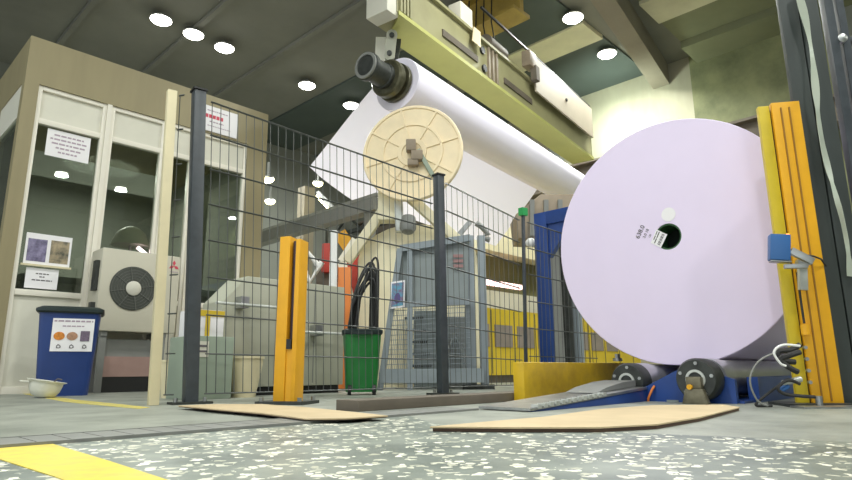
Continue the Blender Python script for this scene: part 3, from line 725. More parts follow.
# ================================================================== YELLOW CABINETS WITH HOOD
HY0 = HY = 2.3; g0 = gp(490, 383.0); QY = g0.y
def qz(x, y, dy=0): return aty(x, y, QY+dy)
xa = qz(436, 350).x; xb = qz(640, 350).x; zt = qz(490, 308).z
t = thing('yellow_cabinet', 'long yellow machine cabinet with row of grey windows behind the fence', 'machine cabinet', ((xa+xb)/2, QY+.4, 0))
MB().box((xa, QY, .10), (xb, QY+.8, zt)).build('body', 'yellow_cab', t)
MB().box((xa+.05, QY+.05, 0), (xb-.05, QY+.7, .10)).build('plinth', 'rust_brown', t)
zw0, zw1 = qz(500, 347).z, qz(500, 325).z
x = xa+.12; i = 0
while x < xb-.5:
    fr = MB().box((x, QY-.012, zw0), (x+.40, QY, zw1)).build('window_panel', mat('grey_window', (.30, .25, .22), .35, noise=.2, scale=4) if i == 0 else bpy.data.materials['grey_window'], t)
    x += .52; i += 1
x = xa+.05
while x < xb: MB().box((x, QY-.008, .12), (x+.012, QY, zt-.02)).build('seam', 'olive', t); x += .52
xa = qz(478, 290, HY0).x
t = thing('machine_hood', 'cream machine hood with olive recess above the yellow cabinet', 'machine hood', ((xa+xb)/2, QY+.7, 0))
z0, z1, z2, z3 = zt, qz(510, 293, HY).z, qz(510, 256, HY).z, qz(510, 214, HY).z
MB().box((xa, QY+HY, z0+.003), (xb+2, QY+HY+.5, z1)).build('lower_panel', 'white_panel', t)
MB().box((xa, QY+HY+.3, z1), (xb+2, QY+HY+.5, z2)).build('recess_panel', 'olive', t)
MB().box((xa, QY+HY-.1, z2), (xb+2, QY+HY+.5, z3)).build('upper_panel', 'cream_machine', t)
g = MB(); g.box((xa+.1, QY+HY+.1, 0), (xa+.25, QY+HY+.3, .1)); 
a_ = qz(484, 289, HY+.02); b_ = qz(521, 281, HY+.02)
t = thing('tube_lamp', 'pink glowing tube lamp under the cream machine hood', 'lamp', (a_.x, a_.y, a_.z-.05))
zc = (a_.z+b_.z)/2; MB().box((a_.x, a_.y-.04, zc-.05), (b_.x, a_.y+.06, zc+.055)).build('diffuser', 'tube_glow', t, bevel=.03)
MB().box((a_.x-.02, a_.y+.06, zc-.03), (b_.x+.02, a_.y+.2, zc+.05)).build('housing', 'lamp_shell', t)

# ================================================================== BLUE PORTAL FRAME
fx = 4.95
t = thing('blue_frame', 'dark blue steel portal frame behind the large paper reel', 'steel frame', (fx, 3.0, 0))
a_ = atx(533.5, 214, fx); b_ = atx(545.5, 214, fx); zt = a_.z; yl, yr = a_.y, b_.y
MB().box((fx, yr, 0), (fx+.05, yl, zt)).build('upright', 'blue', t, bevel=.006)
e_ = 1.0
MB().box((fx, e_, zt-.13), (fx+.12, yr, zt)).build('crossbeam', 'blue', t, bevel=.006)
MB().box((fx, e_-.13, 0), (fx+.12, e_, zt)).build('upright', 'blue', t, bevel=.006)
MB().prism([(fx+.03, yr, zt-.13), (fx+.03, yr-.28, zt-.13), (fx+.03, yr, zt-.46)], (.06, 0, 0)).build('gusset', 'blue', t)
a_ = atx(562, 300, fx+.3); MB().box((fx+.3, a_.y-.07, 0), (fx+.36, a_.y, 1.55)).build('dark_upright', 'dark_steel', t)
a_ = atx(570, 300, fx+.4); MB().box((fx+.4, a_.y-.08, 0), (fx+.48, a_.y, 1.3)).build('grey_upright', 'cage_frame', t)
q = atx(530, 242, fx); MB().lathe(q+V((.03, .01, 0)), Y_, [(0, .05), (.03, .045), (.045, .02), (.045, -.02), (.02, -.05)], 20).build('beacon', 'white_pipe', t)

# ================================================================== YELLOW BOX BEAM, CRADLE, REEL
YB = 1.88
t0 = aty(514, 402, YB+.07); xs = t0.x
t = thing('yellow_stop_block', 'scuffed yellow steel box beam on floor beside the roller cradle', 'steel block', (xs+.5, YB+.035, 0))
MB().box((xs, YB, 0), (xs+1.3, YB+.07, .203)).build('body', 'yellow_box', t, bevel=.006)
g = MB(); g.cyl((xs+1.13, YB+.035, .215), (xs+1.13, YB+.035, .235), .03); g.cyl((xs+1.13, YB+.035, .235), (xs+1.13, YB+.035, .262), .018, n=6); g.build('lug', 'steel', t)

RX = 3.40; rc = V((RX, 1.342, .893)); RR = .712; RL = 1.45
r1c = V((RX, 1.115, .112)); r2c = V((RX, 1.520, .098)); r1, r2 = .100, .097
t = thing('paper_reel', 'huge white paper reel facing front on the blue roller cradle', 'paper reel', (RX, rc.y, 0))
hc = atx(668, 236.5, RX); hr = .077
def bore_disc():
    g = MB(); n = 96; e1, e2 = Y_, Z_
    off = hc-rc; off.x = 0
    def out(k, r, x): a_ = 2*PI*k/n; return V((x, rc.y+r*math.cos(a_), rc.z+r*math.sin(a_)))
    def inn(k, r, x): a_ = 2*PI*k/n; return V((x, hc.y+r*math.cos(a_), hc.z+r*math.sin(a_)))
    rings = []
    rings.append([inn(k, hr, RX+.5) for k in range(n)])
    rings.append([inn(k, hr, RX) for k in range(n)])
    for j in range(1, 8):
        f = j/8; rings.append([inn(k, hr, RX).lerp(out(k, RR-.004, RX), f) for k in range(n)])
    rings.append([out(k, RR-.004, RX) for k in range(n)]); rings.append([out(k, RR, RX+.004) for k in range(n)]); rings.append([out(k, RR, RX+RL) for k in range(n)])
    vs = [p for R_ in rings for p in R_]; fs = []
    for i in range(len(rings)-1):
        for k in range(n): fs.append((i*n+k, i*n+(k+1) % n, (i+1)*n+(k+1) % n, (i+1)*n+k))
    fs.append(tuple((len(rings)-1)*n+k for k in range(n)))
    fs.append(tuple(range(n-1, -1, -1)))
    return g.add(vs, fs)
bore_disc().build('paper_body', 'reel_paper', t)
MB().lathe(hc+V((.004, 0, 0)), X_, [(hr-.001, 0), (hr-.001, .4), (hr-.009, .4), (hr-.009, 0)], 40, closed=True).build('core_tube', 'core_green', t)
MB().lathe(hc+V((.16, 0, 0)), X_, [(0, 0), (hr-.009, 0), (hr-.009, .03), (0, .03)], 40).build('core_plug', mat('core_dark', (.008, .016, .01), .8), t)
Pf = flat((RX, rc.y, rc.z), -Y_, Z_, -X_)     # u to the right in view
def on_face(x, y): q = atx(x, y, RX); return V((RX, q.y, q.z))
q = on_face(668.5, 214.5); MB().lathe(q+V((-.0005, 0, 0)), -X_, [(.041, 0), (.041, .0015), (0, .0015)], 32).build('round_sticker', 'paper', t)
def quad_on(px, th, name, mt, parent, x0=0.0):
    ps = [on_face(*p)-X_*x0 for p in px]; return MB().prism(ps, -X_*th).build(name, mt, parent, smooth=0)
lab = quad_on([(656.5, 229.5), (667.5, 234.5), (661, 248), (651, 243)], .0015, 'barcode_label', 'paper', t, .001)
la, lb_, lc_, ld = on_face(656.5, 229.5), on_face(667.5, 234.5), on_face(661, 248), on_face(651, 243)
def lp(a_, b_): return la.lerp(lb_, a_).lerp(ld.lerp(lc_, a_), b_)-X_*.003
g = MB()
for k in range(9):
    b0_ = .10+.09*k; w_ = (.05, .03, .06, .035, .05, .03, .06, .04, .05)[k]
    g.prism([lp(.58, b0_), lp(.82, b0_), lp(.82, b0_+w_), lp(.58, b0_+w_)], -X_*.001)
g.build('barcode', 'ink', lab, smooth=0)
g = MB()
for k, (b0_, b1_, a0_, a1_) in enumerate(((.08, .35, .10, .17), (.4, .72, .10, .17), (.06, .5, .28, .36), (.55, .9, .28, .36))):
    g.prism([lp(a0_, b0_), lp(a1_, b0_), lp(a1_, b1_), lp(a0_, b1_)], -X_*.001)
g.build('label_print', 'ink', lab, smooth=0)
# hand stamped lettering beside the label, running up along the same slant
def text_obj(body, size, origin, udir, ndir, mt, name, parent, ext=.0006):
    cu = bpy.data.curves.new(name, 'FONT'); cu.body = body; cu.size = size; cu.extrude = ext; cu.offset = size*.012; cu.align_x = 'CENTER'; cu.align_y = 'CENTER'
    ob = bpy.data.objects.new(name, cu); C.objects.link(ob)
    u = V(udir).normalized(); n_ = V(ndir).normalized(); v = n_.cross(u)
    mw = Matrix((u, v, n_)).transposed()
    dg = bpy.context.evaluated_depsgraph_get(); me_ = bpy.data.meshes.new_from_object(ob.evaluated_get(dg)); bpy.data.objects.remove(ob)
    o_ = V(W[parent.name]); me_.transform(Matrix.Translation(V(origin)-o_) @ mw.to_4x4())
    me_.materials.clear(); me_.materials.append(M[mt]); ob = bpy.data.objects.new(name, me_); C.objects.link(ob); ob.parent = parent; W[ob.name] = o_
    return ob
ud = (on_face(643.5, 226.5)-on_face(638.5, 237.5))
text_obj('638.0', .038, on_face(640.3, 232)-X_*.001, ud, -X_, 'ink', 'stamped_lettering', t)
text_obj('3.0 18', .023, on_face(646.0, 233.5)-X_*.001, ud, -X_, 'ink', 'stamped_lettering', t)
text_obj('120', .015, on_face(650.0, 236.0)-X_*.001, ud, -X_, 'ink', 'stamped_lettering', t)

cr = thing('roller_cradle', 'dark blue roller cradle with ramp under the large paper reel', 'roller cradle', (RX, 1.4, 0))
cx = 3.09
def cpx(x, y): q = atx(x, y, cx); return V((cx, q.y, max(0.0, q.z)))
poly = [cpx(592, 399), cpx(632, 394), cpx(673, 372), cpx(690, 365), cpx(735, 380), cpx(737, 402)]
lo1 = poly[-1].copy(); lo1.z = 0; lo0 = poly[0].copy(); lo0.z = 0
MB().prism(poly[:-1]+[V((cx, poly[-1].y, poly[-2].z)), lo1, lo0], X_*.03).build('end_plate', 'blue', cr)
g = MB(); g.box((cx+.03, .95, 0), (RX+1.35, 1.80, .012)); g.box((RX+.3, 1.0, .03), (RX+1.3, 1.05, .05)); g.build('bed', 'blue', cr)
g = MB(); g.box((cx+.2, .93, 0), (RX+1.3, .98, .12)); g.build('side_beam', 'blue', cr)
yt_ = cpx(592, 404)
# ramp leading up from the floor track
ra, rb = 2.03, 3.085; y0r, y1r = 1.40, 1.66
g = MB(); g.prism([(ra, y0r, .004), (rb, y0r, .060), (rb, y0r, .072), (ra, y0r, .014)], (0, y1r-y0r, 0)); g.build('ramp_plate', 'steel', cr)
g = MB(); g.prism([(ra+.02, y0r+.004, 0), (rb, y0r+.004, 0), (rb, y0r+.004, .058), (ra+.02, y0r+.004, .003)], (0, .02, 0)); g.build('ramp_side', 'blue', cr)
g = MB(); g.prism([(rb-.42, y0r+.06, .052), (rb, y0r+.06, .074), (rb, y0r+.06, .105), (rb-.14, y0r+.06, .098), (rb-.32, y0r+.06, .075)], (0, .17, 0)); g.build('ramp_hump', 'grey_mid', cr)
for k in range(13):
    xx = ra+.05+k*.045; zz = .014+(xx-ra)/(rb-ra)*.058
    MB().box((xx, y0r-.004, zz-.006), (xx+.024, y0r+.03, zz+.010)).build('ramp_tooth', 'steel_light', cr)
for (c0, rr, nm) in ((r1c, r1, 0), (r2c, r2, 1)):
    xd = 3.125 if nm == 0 else 3.205
    o = MB().lathe(V((xd, c0.y, c0.z)), X_, [(0, 0), (rr*.985, 0), (rr, .01), (rr, .13), (rr*.94, .135), (rr*.94, 1.65), (0, 1.65)], 48).build('roller', 'roller', cr)
    xo = 2.99 if nm == 0 else 3.11
    g = MB().lathe(V((xo, c0.y, c0.z)), X_, [(rr*.55, 0), (rr*.9, .0), (rr*1.0, .02), (rr*1.0, .094), (rr*.55, .094)], 40); e = g.build('end_flange', 'dark_steel', o)
    g = MB().lathe(V((xo-.006, c0.y, c0.z)), X_, [(rr*.34, 0), (rr*.46, 0), (rr*.46, .03), (rr*.34, .03)], 32, closed=True); g.build('shaft_ring', 'steel_light', o)
    g = MB().lathe(V((xo+.012, c0.y, c0.z)), X_, [(0, 0), (rr*.9, 0), (rr*.9, .02), (0, .02)], 32); g.build('end_cover', 'bearing' if nm == 0 else 'black', o)
    for k in range(5):
        a_ = 2*PI*k/5+.4; cc = V((xo-.004, c0.y+rr*.76*math.cos(a_), c0.z+rr*.76*math.sin(a_))); MB().cyl(cc, cc+X_*.02, .009, n=6).build('flange_bolt', 'steel', o)
g = MB(); g.box((2.955, r1c.y-.035, .07), (2.99, r1c.y+.035, .125)); g.prism([(2.95, r1c.y-.06, 0), (2.95, r1c.y+.06, 0), (2.95, r1c.y+.04, .07), (2.95, r1c.y-.04, .07)], (.04, 0, 0)); g.build('bearing_block', 'bearing', cr, bevel=.005)
g = MB(); q = cpx(704, 386.5); g.cyl(V((2.94, r1c.y+.015, .078)), V((2.955, r1c.y+.015, .078)), .012); g.build('grease_fitting', 'yellow', cr)
q = cpx(673, 404); g = MB(); g.box((cx-.002, q.y-.03, q.z-.008), (cx, q.y+.03, q.z+.01)); g.build('type_plate', 'cage_sheet', cr)
q = cpx(652, 398); g = MB(); g.tube([q+V((-.01, .02, -.03)), q+V((-.02, .01, 0)), q+V((-.02, -.012, .04)), q+V((-.005, -.02, .06))], .006, 8); g.build('handle', 'orange', cr)

# cardboard sheets
def card(px, z, label, lift=0.0):
    ps = [gp(x, y, z) for x, y in px]
    t = thing('cardboard_sheet', label, 'cardboard', V((sum(p.x for p in ps)/len(ps), sum(p.y for p in ps)/len(ps), 0)))
    MB().prism([V((p.x, p.y, z-.004)) for p in ps], (0, 0, .004)).build('top_layer', 'cardboard', t, smooth=0)
    cc = sum(ps, V())/len(ps)
    MB().prism([V((p.x, p.y, .0005)).lerp(V((cc.x, cc.y, .0005)), .012)+V((0, 0, lift)) for p in ps], (0, 0, z-.005-lift)).build('shadow_layer', 'card_shadow', t, smooth=0)  # dark sheet painted as the shadow beneath the raised cardboard edge
card([(430, 426.5), (520, 427.2), (600, 427), (657, 424), (700, 417), (740, 407), (724, 404.5), (655, 405), (600, 409), (545, 416.5), (480, 422)], .014, 'tan cardboard sheet on floor in front of the blue roller cradle')
card([(178, 405.5), (215, 409), (262, 413), (306, 418.5), (348, 418), (388, 415.5), (350, 411.5), (305, 407), (262, 404), (215, 404)], .0165, 'tan cardboard sheet on floor around the yellow bollard', .009)

# ================================================================== RIGHT YELLOW POSTS, SENSOR
yp = gp(812, 405.5); D = dist(yp)
zt = atd(790, 107, D).z
s = D/600
uy = (ur*.98-uf*.18).normalized(); vy = V((-uy.y, uy.x, 0))
def col(x0, x1, zz, y0, y1, mt, nm, par):
    g = MB(); c = yp+uy*((x0+x1)/2*s*1.0)+vy*((y0+y1)/2); g.obox(V((c.x, c.y, zz/2+.006)), uy*(x1-x0)/2*s, vy*(y1-y0)/2, (0, 0, zz/2-.006)); return g.build(nm, mt, par, bevel=.004)
t = thing('light_curtain_post', 'tall pair of yellow light curtain posts beside the large paper reel', 'sensor post', yp)
col(-14, -3, zt, -.02, .01, 'yellow_shaded', 'left_channel', t)
pr = col(-1.5, 26, zt+.01, -.03, .0, 'yellow', 'right_channel', t)
col(-3, -1.5, zt-.02, -.01, .01, 'sensor_strip', 'sensor_slot', t)
g = MB()
for k in (7.0, 15.0): g.obox(V((0, 0, zt/2))+yp+uy*k*s-vy*.031, uy*.003, vy*.004, (0, 0, zt/2-.02))
g.build('groove', mat('groove_brown', (.28, .13, .01), .6), pr)
g = MB(); g.obox(yp+uy*5*s+V((0, 0, .006)), uy*.16, vy*.12, (0, 0, .006)); bz = g.build('base_plate', 'dark_steel', t)
q = gp(820, 407); MB().cyl(q+V((0, 0, .006)), q+V((0, 0, .045)), .014, n=12).build('anchor_bolt', 'steel', bz)
g = MB()
for zz in (.10, .15, .20, .25):
    cc = yp-uy*3*s-vy*.035+V((0, 0, zz)); g.cyl(cc, cc-vy*.02, .008, n=8)
g.build('cable_gland', 'steel', t)
cc = yp-uy*1*s-vy*.05+V((0, 0, .325)); MB().cyl(cc-V((0, 0, .02)), cc+V((0, 0, .025)), .018, n=16).build('knob', 'yellow', t)['label'] = 'yellow knob with dark base'
MB().tube([cc+V((0, 0, .03)), cc+V((-.005, 0, .12)), cc+V((0, .0, .26))], .005, 6).build('conduit', 'rubber', t)
# floor angle plate in front
pl = gp(838, 410); g = MB(); g.obox(gp(836, 408)+V((0, 0, .004)), ur*.16, uf*.05, (0, 0, .004)); tag(g.build('floor_plate', 'steel', bevel=.001), 'flat steel plate on floor in front of the dark column', 'steel plate')
# blue sensor on bracket
sd = D-.14
sc_ = atd(779, 248, sd)
t = thing('photo_sensor', 'blue photoelectric sensor on a bracket clamped to the yellow post', 'sensor', sc_-V((0, 0, .06)))
us = (ur*.95-uf*.3).normalized(); vs_ = V((-us.y, us.x, 0)); tl_ = (Z_+us*.12).normalized()
us = (us-tl_*us.dot(tl_)).normalized()
g = MB(); g.obox(sc_, us*.040, vs_*.03, tl_*.058); g.build('housing', 'blue_sensor', t, bevel=.006)
MB().cyl(sc_+us*.034+tl_*.056, sc_+us*.034+tl_*.066, .006, n=10).build('indicator', 'red_led', t)
g = MB(); b0_ = sc_-tl_*.062; g.bar(b0_-us*.035, b0_+us*.045, .05, .006, vs_); g.bar(sc_+us*.045-tl_*.01, sc_+us*.13-tl_*.055, .03, .03); g.bar(b0_+us*.02-tl_*.02, b0_+us*.11-tl_*.012, .022, .02); g.build('bracket', 'steel', t, bevel=.002)
cc = atd(802, 263, D-.075); MB().cyl(cc-vy*.02, cc+vy*.015, .024, n=16).build('clamp', 'steel', t)
g = MB(); a_ = atd(802, 262, D-.07); b_ = atd(803, 290, D-.07); g.bar(a_, b_, .035, .02, ur); g.build('clamp_plate', 'steel_light', t)
pts = [atd(805, 255, D-.07), atd(813, 256, D-.08), atd(821, 259, D-.075), atd(826, 266, D-.05)]; MB().tube(pts, .004, 6).build('cable', 'rubber', t)
# cables at the foot
def cable(px, dd, mt, label, r=.006):
    pts = []
    n_ = len(px)
    P_ = [atd(x, y, d) for (x, y), d in zip(px, dd)]
    for p in P_: p.z = max(p.z, r+.001)
    for i in range(n_-1):
        p0 = P_[max(i-1, 0)]; p1 = P_[i]; p2 = P_[i+1]; p3 = P_[min(i+2, n_-1)]
        for k in range(6):
            tt = k/6; pts.append(.5*((2*p1)+(-p0+p2)*tt+(2*p0-5*p1+4*p2-p3)*tt*tt+(-p0+3*p1-3*p2+p3)*tt**3))
    pts.append(P_[-1]); tag(MB().tube(pts, r, 8).build('sensor_cable', mt), label, 'cable')
dd = D-.12
cable([(800, 345), (790, 350), (778, 352), (782, 360), (795, 362)], [dd]*5, 'rubber', 'thick black cable loop highest at the foot of the yellow posts', .012)
cable([(800, 352), (788, 356), (780, 360), (790, 368), (798, 372)], [dd-.05]*5, 'rubber', 'second thick black cable loop beneath the highest one', .012)
cable([(800, 346), (783, 345), (774, 352), (780, 363), (786, 366)], [dd-.09]*5, 'white_pipe', 'white cable looped around the black cables beside yellow posts', .005)
cable([(799, 380), (782, 384), (760, 400), (757, 407), (772, 406)], [dd+.03, dd+.02, dd+.02, dd+.02, dd+.02], 'rubber', 'black cable hanging from posts down to the floor', .006)
cable([(776, 352), (758, 362), (750, 380), (757, 400), (768, 406)], [dd-.07]*5, 'grey_mid', 'thin grey cable arching out in front of the steel roller', .004)
cable([(800, 384), (788, 380), (778, 388), (785, 394), (800, 396), (815, 397)], [dd-.05]*6, 'rubber', 'black cable lying along the base plate of yellow posts', .007)
t = thing('cable_connector', 'steel and blue plug connectors between cables beside the yellow posts', 'connector', atd(790, 383, dd-.02))
MB().cyl(atd(783, 383, dd-.03), atd(801, 379, dd-.03), .012, n=12).build('steel_plug', 'steel_light', t); MB().cyl(atd(780, 391, dd-.03), atd(788, 386, dd-.03), .012, n=12).build('blue_plug', 'blue_sensor', t)

# ================================================================== DARK COLUMN AND GATE AT RIGHT
dp = gp(846, 405.5); D = dist(dp)
ud_ = (ur*.98-uf*.15).normalized(); vd_ = V((-ud_.y, ud_.x, 0)); HT = 3.6
t = thing('steel_column', 'dark grey steel column at right beside the yellow posts', 'column', dp)
def cbox(a0, a1, b0, b1, z1, mt, nm, z0=0.0, par=None):
    c = dp+ud_*(a0+a1)/2+vd_*(b0+b1)/2; g = MB(); g.obox(V((c.x, c.y, (z0+z1)/2)), ud_*(a1-a0)/2, vd_*(b1-b0)/2, (0, 0, (z1-z0)/2)); return g.build(nm, mt, par or t, bevel=.003)
cbox(-.03, .055, 0, .03, HT, 'grey_column', 'left_flange')
cbox(.055, .062, .01, .03, HT, 'black', 'groove')
cbox(.062, .15, 0, .03, HT, 'grey_column', 'right_flange')
cbox(-.05, .22, -.03, .13, .012, 'dark_steel', 'base_plate')
t2 = thing('gate_frame', 'dark mesh gate with rails standing behind the steel column', 'gate', dp+ud_*.35+vd_*.2)
def gbar(a0, a1, b, z0, z1, mt, nm): return cbox(a0, a1, b, b+.05, z1, mt, nm, z0, t2)
gbar(.18, .22, .0, 0, HT, 'post_grey', 'gate_post'); gbar(.245, .28, .02, 0, HT, 'post_grey', 'gate_post')
for zz in (.35, .9, 1.3, 1.75, 2.1, 2.45, 2.8): gbar(.28, 1.6, .03, zz, zz+.025, 'post_grey', 'gate_rail')
g = MB()
for k in range(14):
    c = dp+ud_*(.36+.085*k)+vd_*.055; g.tube([c+V((0, 0, .3)), c+V((0, 0, HT))], .005, 5)
g.build('wire_mesh', 'post_grey', t2)
for zz in (1.75, 2.1, 2.45): 
    c = dp+ud_*.232+vd_*-.0+V((0, 0, zz)); MB().lathe(c, -vd_, [(.022, -.02), (.022, .01), (.0, .02)], 14).build('hinge', 'steel', t2)
# pale plastic strip hanging in front of it
grid = []
for k in range(41):
    f = k/40; x = 797+f*53; y = -14+f*290
    tw = math.sin(f*13+.6); wpx = 1.8+2.6*abs(tw)*(.6+.4*math.sin(f*21))
    x += 3*math.sin(f*9)
    grid.append([atd(x-wpx, y, D-.06), atd(x+wpx, y+1, D-.06+.03*tw)])
tag(MB().sheet(grid, .002).build('plastic_strip', 'film', smooth=60), 'pale twisted plastic strip hanging down along the dark steel column', 'plastic strip')

# ================================================================== CRANE, SPOOL AND PAPER WEB
HD = 6.4
az = math.radians(8); HX = V((math.cos(az), math.sin(az), 0)); HYv = V((-math.sin(az), math.cos(az), 0))
hub = atd(397, 84, HD)
SR = 27.5/600*(hub-EYE).dot(fw)
sp = thing('paper_spool', 'long white paper roll hung below the crane girder', 'paper roll', hub-V((0, 0, SR)))
MB().lathe(hub, HX, [(.09, .0), (SR-.005, 0), (SR, .006), (SR, 5.6), (.09, 5.6)], 64).build('paper_body', 'web_paper', sp)
g = MB(); g.lathe(hub-HX*.02, HX, [(0, -.24), (.12, -.24), (.12, -.2), (.20, -.19), (.22, -.17), (.22, -.10), (.19, -.095), (.19, -.05), (.23, -.045), (.235, .0), (0, .02)], 40); g.build('chuck', 'bronze', sp)
sh = hub-HX*.2
g = MB(); g.lathe(sh, -HX, [(.145, 0), (.15, .06), (.135, .07), (.135, .26), (.155, .27), (.16, .32), (.145, .34), (.0, .335)], 36); sft = g.build('shaft_end', 'dark_steel', sp)
g = MB(); g.lathe(sh-HX*.335, -HX, [(.12, 0), (.15, 0), (.15, .02), (.12, .02)], 32, closed=True); g.build('end_ring', 'grey_mid', sft)
# paper web
L = 4.6; base = hub
Qn = atd(309.5, 166, dist(hub+HYv*1.05)+.0)
rows = []
ns = 24
for i in range(ns+1):
    s = i/ns; row = []
    bump = .26*min(1, s*6)**.8
    qq = Qn+HX*(L*s)-Z_*bump
    rel = qq-base; uq, vq = rel.dot(HYv), rel.z; rr_ = SR*1.02
    an = math.atan2(vq, uq)+math.acos(rr_/math.hypot(uq, vq))
    tp = base+HX*(.05+L*s)+HYv*(rr_*math.cos(an))+Z_*(rr_*math.sin(an))
    for j in range(17):
        f = j/16; p = tp.lerp(qq, f)
        p = p+Z_*.010*math.sin(9*s+5*f)*min(1, 3*f)
        row.append(p)
    rows.append(row)
g = MB(); nr_, nc_ = len(rows), len(rows[0])
g.add([p for r in rows for p in r], [(a*nc_+b, a*nc_+b+1, (a+1)*nc_+b+1, (a+1)*nc_+b) for a in range(nr_-1) for b in range(nc_-1)])
w_ = g.build('paper_web', 'web_sheet', smooth=80); tag(w_, 'wide white paper web running down from the hung roll behind the ribbed disc', 'paper web')

# crane girder
GD = HD+.1
nb = aty(399, 14, hub.y-.25)   # near bottom edge, camera side
fbp = nb
GL = 6.0
yb0 = nb.y; zb0 = nb.z
t = thing('crane_girder', 'olive crane lifting girder above the hung paper roll', 'crane', nb)
def gpnt(a_, b_, c_): return nb+HX*a_+HYv*b_+Z_*c_
# far bottom edge through pixel (399,37) -> width along HYv
def wsolve():
    lo, hi = 0, 3
    for _ in range(40):
        mid = (lo+hi)/2; px = proj(gpnt(0.6, mid, 0)); 
        # target line from (399,37) to (480,90)
        ytar = 37+(px[0]-399)*(53/81)
        if px[1] < ytar: lo = mid
        else: hi = mid
    return lo
GW = wsolve()*1.5
g = MB(); g.prism([gpnt(.0, 0, 0), gpnt(GL, 0, 0), gpnt(GL, GW, 0), gpnt(.35, GW, 0)], (0, 0, .05)); g.build('bottom_flange', 'lime_lit', t)
g = MB(); g.prism([gpnt(0, .03, .05), gpnt(GL, .03, .05), gpnt(GL, GW-.03, .05), gpnt(0, GW-.03, .05)], (0, 0, .5)); bw = g.build('box_web', 'girder', t)
g = MB(); g.prism([gpnt(0, -.02, .55), gpnt(GL, -.02, .55), gpnt(GL, GW+.02, .55), gpnt(0, GW+.02, .55)], (0, 0, .04)); g.build('top_flange', 'girder', t)
for a_, b__ in ((.05, .018), (.11, .018), (.17, .018), (.23, .018), (2.05, .025), (2.16, .025), (2.27, .025)): MB().obox(gpnt(a_, .02, .3), HX*b__, HYv*.02, Z_*.24).build('stiffener', 'box_brown' if a_ > 1 else 'girder', bw)
for a0_, a1_ in ((.9, 1.75), (2.5, 3.4)): MB().obox(gpnt((a0_+a1_)/2, .022, .22), HX*(a1_-a0_)/2, HYv*.012, Z_*.045).build('dark_band', 'rust_brown', bw)
g = MB()
for a_, c_ in ((1.88, .42), (1.92, .16)): g.cyl(gpnt(a_, .035, c_), gpnt(a_, .0, c_), .055, n=20)
g.build('lifting_hole', 'black', bw)
g = MB(); g.obox(gpnt(-.06, GW*.45, .16), HX*.10, HYv*GW*.36, Z_*.17); g.build('end_cap', 'white_panel', t, bevel=.01)
# hook links
lk = gpnt(-.02, GW*.72, 0); 
lt_ = thing('lifting_link', 'steel lifting link with two bolts between girder end and roll chuck', 'lifting link', V((lk.x, lk.y, hub.z+.2)))
top_ = atd(392, 35, HD-.05); bot_ = atd(389.5, 56, HD-.02)
g = MB(); g.bar(top_, bot_, .12, .035, ur); g.cyl(top_-uf*.02, top_+uf*.02, .062); g.cyl(bot_-uf*.02, bot_+uf*.02, .062); g.build('link_plate', 'cab_beige', lt_, bevel=.004)
for q in (top_+V((0, 0, -.02)), bot_+V((0, 0, .02))): MB().cyl(q-uf*.045, q+uf*.03, .03, n=16).build('bolt', 'dark_steel', lt_)
g = MB(); g.bar(atd(381, 38, HD+.15), atd(380, 62, HD+.15), .12, .05, ur); g.build('rear_plate', 'white_panel', lt_)
g = MB(); g.bar(atd(397, 40, HD+.1), atd(394, 60, HD+.06), .10, .05, ur); g.build('hanger', 'dark_steel', lt_)
# boxes, beam on top of girder
def gbox(px, w, h, d, mt, name, label, cat, dd, beveled=.008):
    q = atd(px[0], px[1], dd); g = MB(); g.obox(q, HX*w, HYv*d, Z_*h); return tag(g.build(name, mt, bevel=beveled), label, cat)
gt = .60
def tpos(x, Yoff):                        # point on the girder's top at pixel column x
    lo, hi = 0, GL
    for _ in range(40):
        mid = (lo+hi)/2
        if proj(gpnt(mid, Yoff, gt))[0] < x: lo = mid
        else: hi = mid
    return lo
a_ = tpos(462, .1); t = thing('switch_box', 'white switch box with yellow bracket on top of the crane girder', 'switch box', gpnt(a_, .1, gt-.01))
g = MB(); g.obox(gpnt(a_, .12, gt+.162), HX*.15, HYv*.1, Z_*.15); g.build('box', 'white_box', t, bevel=.01)
g = MB(); g.prism([gpnt(a_-.0, -.06, gt-.24), gpnt(a_+.22, -.06, gt-.24), gpnt(a_+.22, -.06, gt-.01), gpnt(a_+.05, -.06, gt-.01)], HYv*.01); g.build('bracket', 'flange', t)
a_ = tpos(478, .15); t = thing('hoist_motor', 'dark hoist motor beside the white switch box on crane girder', 'motor', gpnt(a_+.3, .2, gt-.01))
g = MB(); g.cyl(gpnt(a_+.25, .2, gt+.165), gpnt(a_+.75, .2, gt+.165), .14); g.build('motor_body', 'rust_brown', t); g = MB(); g.obox(gpnt(a_+.5, .2, gt+.014), HX*.2, HYv*.1, Z_*.012); g.build('foot', 'dark_steel', t)
# pale bridge plate beyond
def plate_at(x0, yt0, yb0_, x1, yt1, yb1, d0, d1, th, name, mt, label, cat):
    ps = [atd(x0, yt0, d0), atd(x1, yt1, d1), atd(x1, yb1, d1), atd(x0, yb0_, d0)]
    return ps
E_ = gpnt(3.05, -.06, .62)
px0, px1 = tpos(534, -.06), tpos(598, -.06)
t = thing('girder_panel', 'pale pinkish steel side plate along the far half of crane girder', 'steel plate', gpnt(px0, -.06, .45))
g = MB(); g.prism([gpnt(px0, -.06, .36), gpnt(GL-.2, -.06, .36), gpnt(GL-.2, -.06, .95), gpnt(px0, -.06, .95)], -HYv*.03); g.build('plate', 'girder_pale', t)
g = MB(); g.prism([gpnt(px0-1.6, -.07, .98), gpnt(GL-.2, -.07, .98), gpnt(GL-.2, -.07, 1.01), gpnt(px0-1.6, -.07, 1.01)], HYv*.03); g.build('cable_rail', 'black', t)
g = MB(); g.cyl(gpnt(px0+1.2, -.09, .66), gpnt(px0+1.2, -.11, .66), .03, n=16); g.build('hole_plug', 'black', t)
